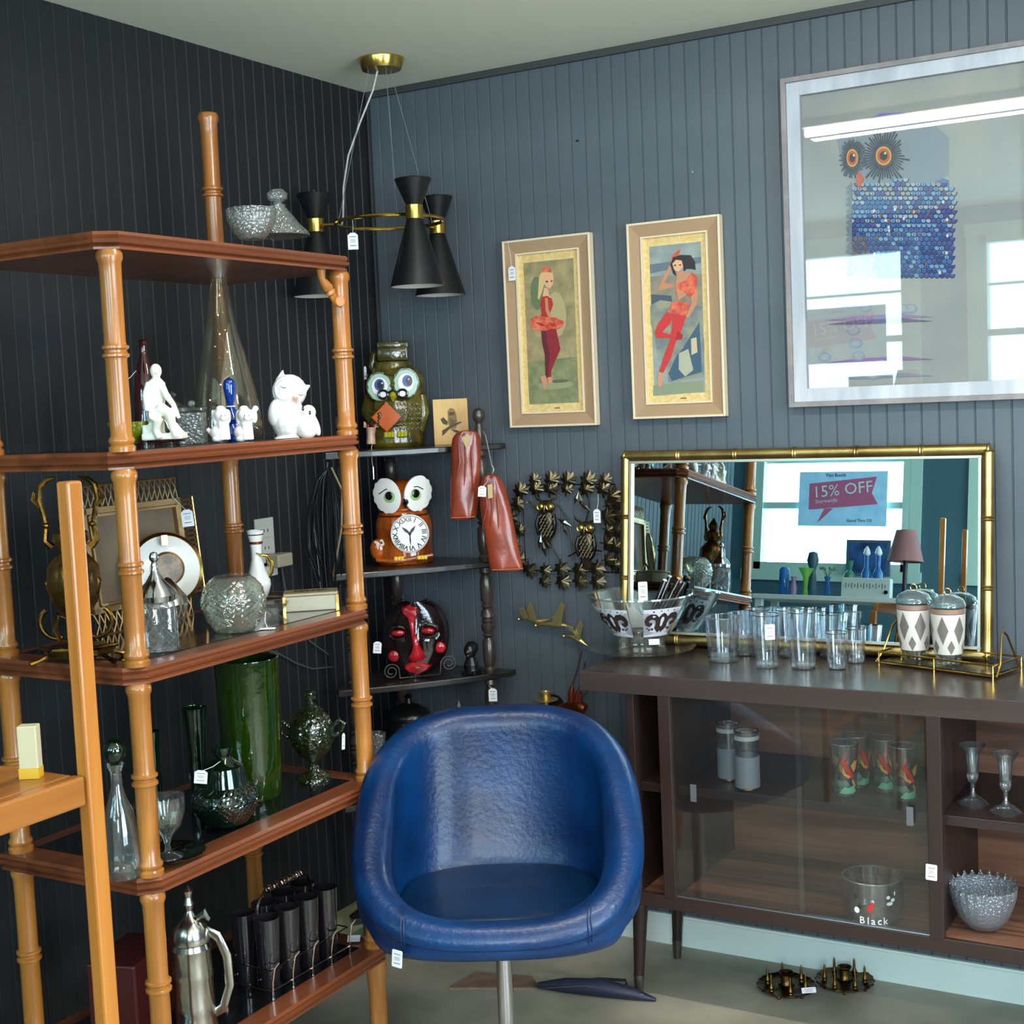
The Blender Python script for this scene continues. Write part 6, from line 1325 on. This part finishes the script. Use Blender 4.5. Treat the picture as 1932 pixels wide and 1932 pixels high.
for s_ in (-1, 1): B().tube([(s_*LT, -DT*.9, .004), (s_*(LT+.008), -DT*1.0, .006), (s_*(LT+.004), -DT*.6, .03), (s_*(LT-.006), -DT*.2, .085), (s_*(LT-.008), 0, .095), (s_*(LT-.006), DT*.2, .085), (s_*LT, DT*.9, .006)], .0024, 8).build('handle', BRS, t)
b = B()
for k in range(8): b.ball((-LT+.02, 0.0, .035+k*.0105), .0042, 0, 8, 6)
b.tube([(-LT+.02, 0, .006), (-LT+.02, 0, .04)], .002, 6); b.build('beaded_post', BRS, t)
# ------------------------------------------------------------------ inside the sideboard
ZI = ZS+.0100; ZB = zb+.0240
FR2 = glass('frosted_band', (170, 176, 182), .3, .8, milk=.5)
for k, (px, py, r, hh, lab) in enumerate(((1377, 1470, 22, 108, 'gold-rimmed glass with frosted lower half, back one inside the sideboard'), (1411, 1488, 23, 112, 'gold-rimmed glass with frosted lower half, front one inside the sideboard'))):
    P, f = onp(px, py, ZI); S = f.s; t = tumbler('frosted_tumbler', lab, P, r*S*.98, r*S, hh*S, CL2, 'frosted tumblers inside the sideboard', RIMG)
    B().lathe([(r*S+.0006, .006), (r*S+.0006, hh*S*.58)], 36).build('frosted_sleeve', FR2, t); B().lathe([(r*S+.001, .004), (r*S+.001, .007)], 36).build('gold_line', RIMG, t)
    B().lathe([(r*S+.0009, hh*S*.86), (r*S+.0009, hh*S*.93)], 36).build('silver_band', glass('mercury_band', (230, 226, 220), .1, .6, milk=.5), t)
KG = [mat('enamel_red', (190, 44, 40), .3), mat('enamel_amber', (206, 152, 72), .3), mat('enamel_green', (110, 176, 140), .3), mat('enamel_olive', (120, 110, 60), .3)]
for k, (px, py, r, hh, lab) in enumerate(((1594, 1500, 26, 102, 'bird-printed glass inside the sideboard, left pair, front'), (1618, 1484, 24, 100, 'bird-printed glass inside the sideboard, left pair, back'), (1672, 1492, 24, 102, 'bird-printed glass inside the sideboard, right pair, back'), (1707, 1510, 24, 106, 'bird-printed glass inside the sideboard, right pair, front'))):
    P, f = onp(px, py, ZI); S = f.s; r0, r1 = r*.84*S, r*1.08*S; t = tumbler('bird_print_glass', lab, P, r0, r1, hh*S, CL2, 'bird-printed glasses inside the sideboard', BRF, .012)
    b = B(); rr_ = lambda z: r0+(r1-r0)*z/(hh*S)+.0008
    def wp(pts, mi, a0):
        cx = sum(p[0] for p in pts)/len(pts); cz = sum(p[1] for p in pts)/len(pts); n = len(pts)
        g = lambda u, v: (rr_(v*S)*math.cos(a0+u*S/r1), rr_(v*S)*math.sin(a0+u*S/r1), v*S)
        b.add([g(*p) for p in pts]+[g(cx+(p[0]-cx)*.5, cz+(p[1]-cz)*.5) for p in pts]+[g(cx, cz)], [(i, (i+1) % n, n+(i+1) % n, n+i) for i in range(n)]+[(n+i, n+(i+1) % n, 2*n) for i in range(n)], mi)
    for a0 in (-PI/2+CY+[.1, .6, -.2, .2][k], PI/2+CY):
        wp([(-16, 74), (-10, 76), (0, 60), (8, 48), (12, 40), (6, 38), (-2, 46), (-12, 62)], 0, a0)
        wp([(-14, 62), (-6, 48), (4, 42), (0, 38), (-10, 44), (-16, 54)], 1, a0); wp([(4, 62), (10, 70), (20, 72), (16, 56), (10, 50)], 1, a0); wp([(8, 38), (14, 30), (18, 22), (15, 20), (8, 30)], 1, a0); wp([(-20, 64), (-14, 66), (-12, 52), (-18, 50)], 3, a0)
        wp([(-22, 10), (-10, 22), (0, 20), (12, 24), (20, 12), (10, 8), (-8, 8)], 2, a0)
    b.build('bird_print', KG, t)
    B().lathe([(0, .003), (r0*.9, .003), (r0*.93, .013), (0, .011)], 28).build('thick_base', THK, t)
P, f = onp(1648, 1733, ZB); S = f.s; t = tumbler('glass_bowl', 'wide straight-sided glass bowl with white lettering and a red bird on the cabinet floor', P, 56*S, 56*S, 84*S, CL2, None, BRF, .008, cat='bowl', wall=.0022)
WL = mat('enamel_white', (236, 236, 236), .4)
a0 = -PI/2+CY; 
for ch_, da in zip('Black', (-.62, -.42, -.26, -.06, .14)):
    a = a0+da; R_c = 56.8*S; text(ch_, 19*S, 'lettering', WL, t, (R_c*math.cos(a), R_c*math.sin(a), 16*S), (PI/2, 0, a+PI/2), .0003)
b = B()
for (u, v, w2, h2, mi) in ((-.80, 34, .20, 6, 1), (-.36, 40, .18, 7, 0), (-.28, 47, .10, 6, 0), (.25, 60, .14, 3.5, 1), (.42, 54, .16, 3.5, 1), (.30, 48, .24, 3.5, 1), (.50, 66, .05, 4, 1)):
    pts = el(u, v, w2/2, h2, 10); g = lambda uu, vv: ((56*S+.0008)*math.cos(a0+uu), (56*S+.0008)*math.sin(a0+uu), vv*S); n = 10
    b.add([g(*p) for p in pts]+[g(u, v)], [(i, (i+1) % n, n) for i in range(n)], mi)
o = b.build('printed_marks', [KG[0], WL], t); o['kind'] = 'stuff'
def candle(px, py, lab):
    P, f = onp(px, py, ZI); S = f.s; t = thing('candle_holder', lab, 'candle holder', P, 0, 'clear glass candle holders'); fl = lambda r, z, a: r*(1+.05*math.cos(8*a)*(1 if z < 18*S else 0))
    B().lathe([(27*S, 0), (28*S, 3*S), (18*S, 12*S), (8*S, 17*S), (7*S, 20*S), (4*S, 24*S), (4*S, 40*S), (9*S, 46*S), (11*S, 54*S), (11*S, 62*S), (12*S, 95*S), (16*S, 104*S), (24*S, 113*S), (25*S, 116*S), (23*S, 116*S), (14*S, 104*S), (10*S, 66*S), (0, 60*S)], 40, fn=fl).build('body', glass('bright_crystal', (240, 244, 246), .015, .5, milk=.03, gain=2.2), t)
candle(1836, 1518, 'flared clear glass candle holder on the right bay shelf'); candle(1898, 1534, 'flared clear glass candle holder at the right edge of the shelf')
P, f = onp(1856, 1752, ZB); S = f.s; t = thing('sawtooth_bowl', 'round cut crystal bowl with sawtooth rim on the right bay floor', 'bowl', P)
B().lathe([(16*S, 0), (30*S, 6*S), (45*S, 24*S), (54*S, 46*S), (59*S, 68*S), (60*S, 84*S), (57*S, 80*S), (50*S, 46*S), (28*S, 12*S), (0, 8*S)], 96, fn=lambda r, z, a: r*(1+.03*math.cos(24*a)*(1 if z > 60*S else .3))).build('body', glass('sawtooth_crystal', (222, 230, 240), .04, .45, bump=1, bscale=170, vor=True, milk=.12, gain=2.6), t)
b = B()
for k in range(24):
    a = 2*PI*k/24; ca, sa = math.cos(a), math.sin(a); r = 59*S
    b.add([(r*math.cos(a-.11), r*math.sin(a-.11), 82*S), (r*math.cos(a+.11), r*math.sin(a+.11), 82*S), (r*1.04*ca, r*1.04*sa, 94*S), (r*.93*ca, r*.93*sa, 83*S)], [(0, 1, 2), (1, 3, 2), (3, 0, 2), (0, 3, 1)])
b.build('sawtooth_rim', CRY, t, False)
# ------------------------------------------------------------------ on the floor
BRC = mat('old_brass_casting', (120, 92, 50), .35, 1, .5, 50, (60, 44, 24), 30)
for k, (px, py, lab) in enumerate(((1484, 1868, 'scalloped brass candle ring with spikes on the floor, left of the two'), (1594, 1858, 'scalloped brass candle ring with spikes on the floor, right of the two'))):
    P, f = onp(px, py, 0); t = thing('candle_ring', lab, 'candle holder', P, k*.3, 'brass candle rings on the floor')
    B().lathe([(.02, .012), (.045, .010), (.062, .012), (.070, .016), (.070, .012), (.060, .006), (.02, .006)], 60, closed=True, fn=lambda r, z, a: r*(1+.03*math.cos(20*a)*(1 if r > .05 else 0))).build('ring_plate', BRC, t)
    B().lathe([(.014, .006), (.016, .016), (.013, .02), (.013, .040), (.018, .046), (.017, .046), (.011, .04)], 24).build('centre_cup', BRC, t)
    for j in range(6):
        a = j*PI/3; x, y = .048*math.cos(a), .048*math.sin(a); B().lathe([(.008, .008), (.005, .014), (.007, .018), (.0035, .024), (.0025, .046), (.0005, .052)], 10).build('spike', BRC, t, loc=(x, y, 0))
        B().lathe([(.004, 0), (.006, .004), (.004, .009)], 8).build('foot', BRC, t, loc=(.055*math.cos(a+.5), .055*math.sin(a+.5), 0))
    if k == 0: price_tag(t, (.066, -.030, .024), .034, .014, CY-.2, -.12, shape='rect')
P, f = onp(905, 1850, 0)
t = thing('cardboard_sheet', 'flat brown cardboard sheet on the concrete floor behind the chair', 'cardboard', P, CY-.1); B().prism([(-.07, -.05), (.16, -.05), (.13, .02), (-.015, .045)], .004, X=(1, 0, 0), Y=(0, 1, 0), N=(0, 0, 1)).build('sheet', mat('brown_cardboard', (138, 112, 94), .7, col2=(112, 88, 74), vscale=20), t, False)
P, f = onp(1140, 1880, 0)
t = thing('folded_umbrella', 'folded navy umbrella with a bent black handle lying on the floor', 'umbrella', P, CY-.35)
B().tube([(-.17, 0, .010), (-.10, 0, .018), (0, 0, .022), (.08, 0, .014), (.13, 0, .006)], [.008, .018, .022, .014, .004], 12).build('canopy', mat('navy_cloth', (34, 36, 58), .5), t); B().tube([(-.12, .025, .012), (-.02, .03, .03), (.05, .02, .038), (.052, .02, .022)], .0035, 8).build('handle', BM, t); B().tube([(-.16, -.02, .012), (-.04, -.022, .032), (.10, -.006, .018)], .0018, 6).build('rib', SW, t)
# ------------------------------------------------------------------ in front of the windows (seen in the mirror)
YT = -3.62
TL, TR = MR(1462, 1128, y=YT), MR(1700, 1128, y=YT); ZTB = (TL.z+TR.z)/2
t = thing('window_table', 'white console table under the front window, seen in the mirror', 'table', ((TL.x+TR.x)/2+.03, YT, 0)); wT = abs(TR.x-TL.x)+.2
WHE = mat('white_table_paint', (216, 218, 214), .45)
B().box((0, 0, ZTB-.012), (wT, .30, .024), bev=.003).build('table_top', WHE, t, False)
for x in (-1, 1):
    for y in (-1, 1): B().box((x*(wT/2-.03), y*.12, (ZTB-.024)/2), (.035, .035, ZTB-.024)).build('leg', WHE, t, False)
def wi(name, label, cat, px, wpx, top, prof, m, dy=0, group='glassware by the window'):
    P = MR(px, 1126, y=YT+dy); P.z = ZTB; Pt = MR(px, top, y=YT+dy); h_ = Pt.z-ZTB; w2 = abs(MR(px+wpx/2, top, y=YT+dy).x-MR(px-wpx/2, top, y=YT+dy).x)/2
    t = thing(name, label, cat, P, 0, group); return t, h_, w2
BB_ = glass('sky_blue_glass', (60, 150, 220), .03, .6, milk=.4)
for (nm, lab, cat, px, w0, top, pr, m, dy) in (
    ('slab_vase', 'tall pale blue slab vase at the left of the window table, seen in the mirror', 'vase', 1478, 18, 1070, [(1, 0), (1, .9), (.6, 1)], BB_, .0),
    ('purple_vase', 'small mauve vase on the window table, seen in the mirror', 'vase', 1496, 14, 1088, [(.8, 0), (1, .4), (.5, .8), (.8, 1)], mat('mauve_glaze', (150, 120, 160), .3), .03),
    ('trumpet_vase', 'lime trumpet vase on the window table, seen in the mirror', 'vase', 1519, 28, 1072, [(.4, 0), (.25, .3), (.4, .7), (1, 1)], glass('lime_uranium', (170, 230, 110), .03, .7, milk=.45), .02),
    ('head_form', 'dark round-headed figure on the window table, seen in the mirror', 'figurine', 1531, 22, 1040, [(.9, 0), (.8, .3), (.5, .55), (.55, .62), (1, .8), (.7, .97), (0, 1)], mat('slate_figure', (50, 78, 96), .5), -.08),
    ('blue_bud_vase', 'bright blue bud vase with dried flowers, seen in the mirror', 'vase', 1560, 14, 1088, [(.8, 0), (1, .3), (.5, .7), (.9, 1)], BB_, .04),
    ('green_jug', 'small green carafe on the white radio, seen in the mirror', 'carafe', 1601, 20, 1058, [(1, 0), (1, .55), (.95, .65), (.4, .75), (.7, 1)], glass('sea_green_glass', (110, 190, 160), .03, .6, milk=.3), -.05),
    ('barber_bottle', 'blue barber bottle with white stopper, left of the pair by the window', 'bottle', 1633, 18, 1048, [(1, 0), (1, .6), (.45, .72), (.45, 1)], BB_, -.05),
    ('barber_bottle', 'blue barber bottle with white stopper, right of the pair by the window', 'bottle', 1655, 18, 1048, [(1, 0), (1, .6), (.45, .72), (.45, 1)], BB_, -.05)):
    t, h_, w2 = wi(nm, lab, cat, px, w0, top, pr, m, dy)
    B().lathe([(r*w2, z*h_) for r, z in pr], 24).build('body', m, t)
    if nm == 'barber_bottle': B().lathe([(w2*.5, h_), (w2*.75, h_*1.04), (w2*.6, h_*1.12), (w2*.2, h_*1.2), (0, h_*1.22)], 16).build('stopper', POR, t)
    if nm == 'blue_bud_vase':
        b = B()
        for k in range(6): b.tube([(0, 0, h_*.9), (math.cos(k)*.02, math.sin(k)*.02, h_*1.25), (math.cos(k)*.035, math.sin(k)*.03, h_*1.38)], .0015, 5); b.ball((math.cos(k)*.035, math.sin(k)*.03, h_*1.4), .008, 0, 8, 6)
        b.build('dried_flowers', mat('dried_green', (90, 110, 90), .7), t)
Pa, Pb = MR(1590, 1090, y=YT+.09), MR(1682, 1112, y=YT+.09)
t = thing('white_radio', 'white table radio with a tuning dial, seen in the mirror', 'radio', ((Pa.x+Pb.x)/2, YT+.09, ZTB), 0); rw, rh = abs(Pb.x-Pa.x), max(.05, Pa.z-ZTB)
B().box((0, 0, rh/2), (rw, .05, rh), bev=.004).build('case', mat('radio_plastic', (206, 214, 208), .4), t, False)
b = B()
for k in range(14): b.box((-rw*.4+rw*.8*k/13, .0258, rh*.6), (.002, .001, rh*(.16 if k % 2 else .28)))
b.build('dial_marks', INKB, t, False); B().lathe([(.01, 0), (.009, .008), (0, .009)], 14).build('knob', INKB, t, loc=(rw*.42, .025, rh*.3), rot=(-PI/2, 0, 0))
Pa, Pb = MR(1597, 1018, y=WY+.06), MR(1678, 1088, y=WY+.06)
t = thing('dark_picture', 'small dark blue picture leaning in the front window, seen in the mirror', 'picture', ((Pa.x+Pb.x)/2, WY+.05, Pb.z)); pw, ph = abs(Pb.x-Pa.x), Pa.z-Pb.z
B().box((0, 0, ph/2), (pw, .018, ph), bev=.002).build('frame', mat('slate_frame', (84, 96, 120), .5), t, False); B().box((0, .0095, ph/2), (pw*.84, .002, ph*.84)).build('canvas', mat('navy_canvas', (30, 50, 96), .5, col2=(60, 110, 170), vscale=9), t, False)
Pa, Pb = MR(1508, 890, y=WY+.04), MR(1671, 993, y=WY+.04)
sg_ = thing('sale_sign', 'paper discount sign taped in the front window, seen in the mirror', 'sign', ((Pa.x+Pb.x)/2, WY+.03, Pb.z)); sw_, sh_ = abs(Pb.x-Pa.x), Pa.z-Pb.z
B().box((0, 0, sh_/2), (sw_, .001, sh_)).build('paper', mat('sign_paper_glow', (150, 196, 226), .6, col2=(176, 214, 236), vscale=14, emit=.25), sg_, False)  # slight emission stands in for daylight showing through the paper
B().prism([(-.38*sw_, .30*sh_), (.10*sw_, .36*sh_), (.40*sw_, .40*sh_), (.33*sw_, .60*sh_), (.38*sw_, .90*sh_), (-.38*sw_, .78*sh_)], .0006, O=(0, .0012, 0)).prism([(-.2*sw_, .32*sh_), (-.10*sw_, .32*sh_), (-.28*sw_, .05*sh_)], .0006, O=(0, .0012, 0)).build('red_banner', mat('banner_rose', (214, 110, 150), .6), sg_, False)
for s_, sz, x, z, m_, r in (('15% OFF', .26, .0, .66, WHI if 'WHI' in globals() else mat('print_white', (245, 245, 245), .6), -.10), ('Good Thru 7/5', .075, .2, .10, INKB, 0), ('This Booth', .085, -.08, .93, INKB, 0), ('Storewide', .10, -.18, .46, mat('print_white', (245, 245, 245), .6), -.08)):
    text(s_, sz*sh_*(1.15 if s_[0] == '1' else 1), 'lettering', m_, sg_, (x*sw_, .0022, z*sh_), (PI/2, r, 0), .0003)
P = MR(1708, 1060, y=-3.85)
t = thing('bell_lamp', 'table lamp with dusty pink bell shade by the front window, seen in the mirror', 'lamp', (P.x, P.y, 0)); h0 = P.z
B().lathe([(.09, h0), (.075, h0+.06), (.05, h0+.16), (.048, h0+.16), (.073, h0+.06), (.088, h0)], 28, closed=True).build('lamp_shade', mat('dusty_pink', (160, 104, 104), .7), t); B().lathe([(.10, 0), (.10, .02), (.02, .04), (.015, h0*.5), (.03, h0*.7), (.012, h0*.9), (.01, h0+.1)], 20).build('stand', DWV, t)

# ------------------------------------------------------------------ small things at the far left and low down
P, f = onp(60, 1466, zr+.0168)
t = thing('cream_carton', 'small cream and yellow carton on the oak stand board, at the far left', 'box', P, CY); B().box((0, 0, .030), (.022, .016, .060), bev=.0015).build('carton', mat('cream_carton', (176, 166, 134), .5), t, False); B().box((0, -.0005, .006), (.0225, .0165, .012)).build('yellow_band', mat('yellow_band', (190, 146, 30), .5), t, False)
P = Vector((.36, -1.44, SZT[0])); t = thing('maroon_case', 'dark maroon case behind the silver stein on the bottom shelf', 'case', P, .3)
B().box((0, 0, .075), (.10, .16, .15), bev=.004).build('body', mat('maroon_leatherette', (62, 16, 16), .4), t, False); B().box((.051, 0, .10), (.004, .03, .014), bev=.001).build('clasp', BRS, t, False)
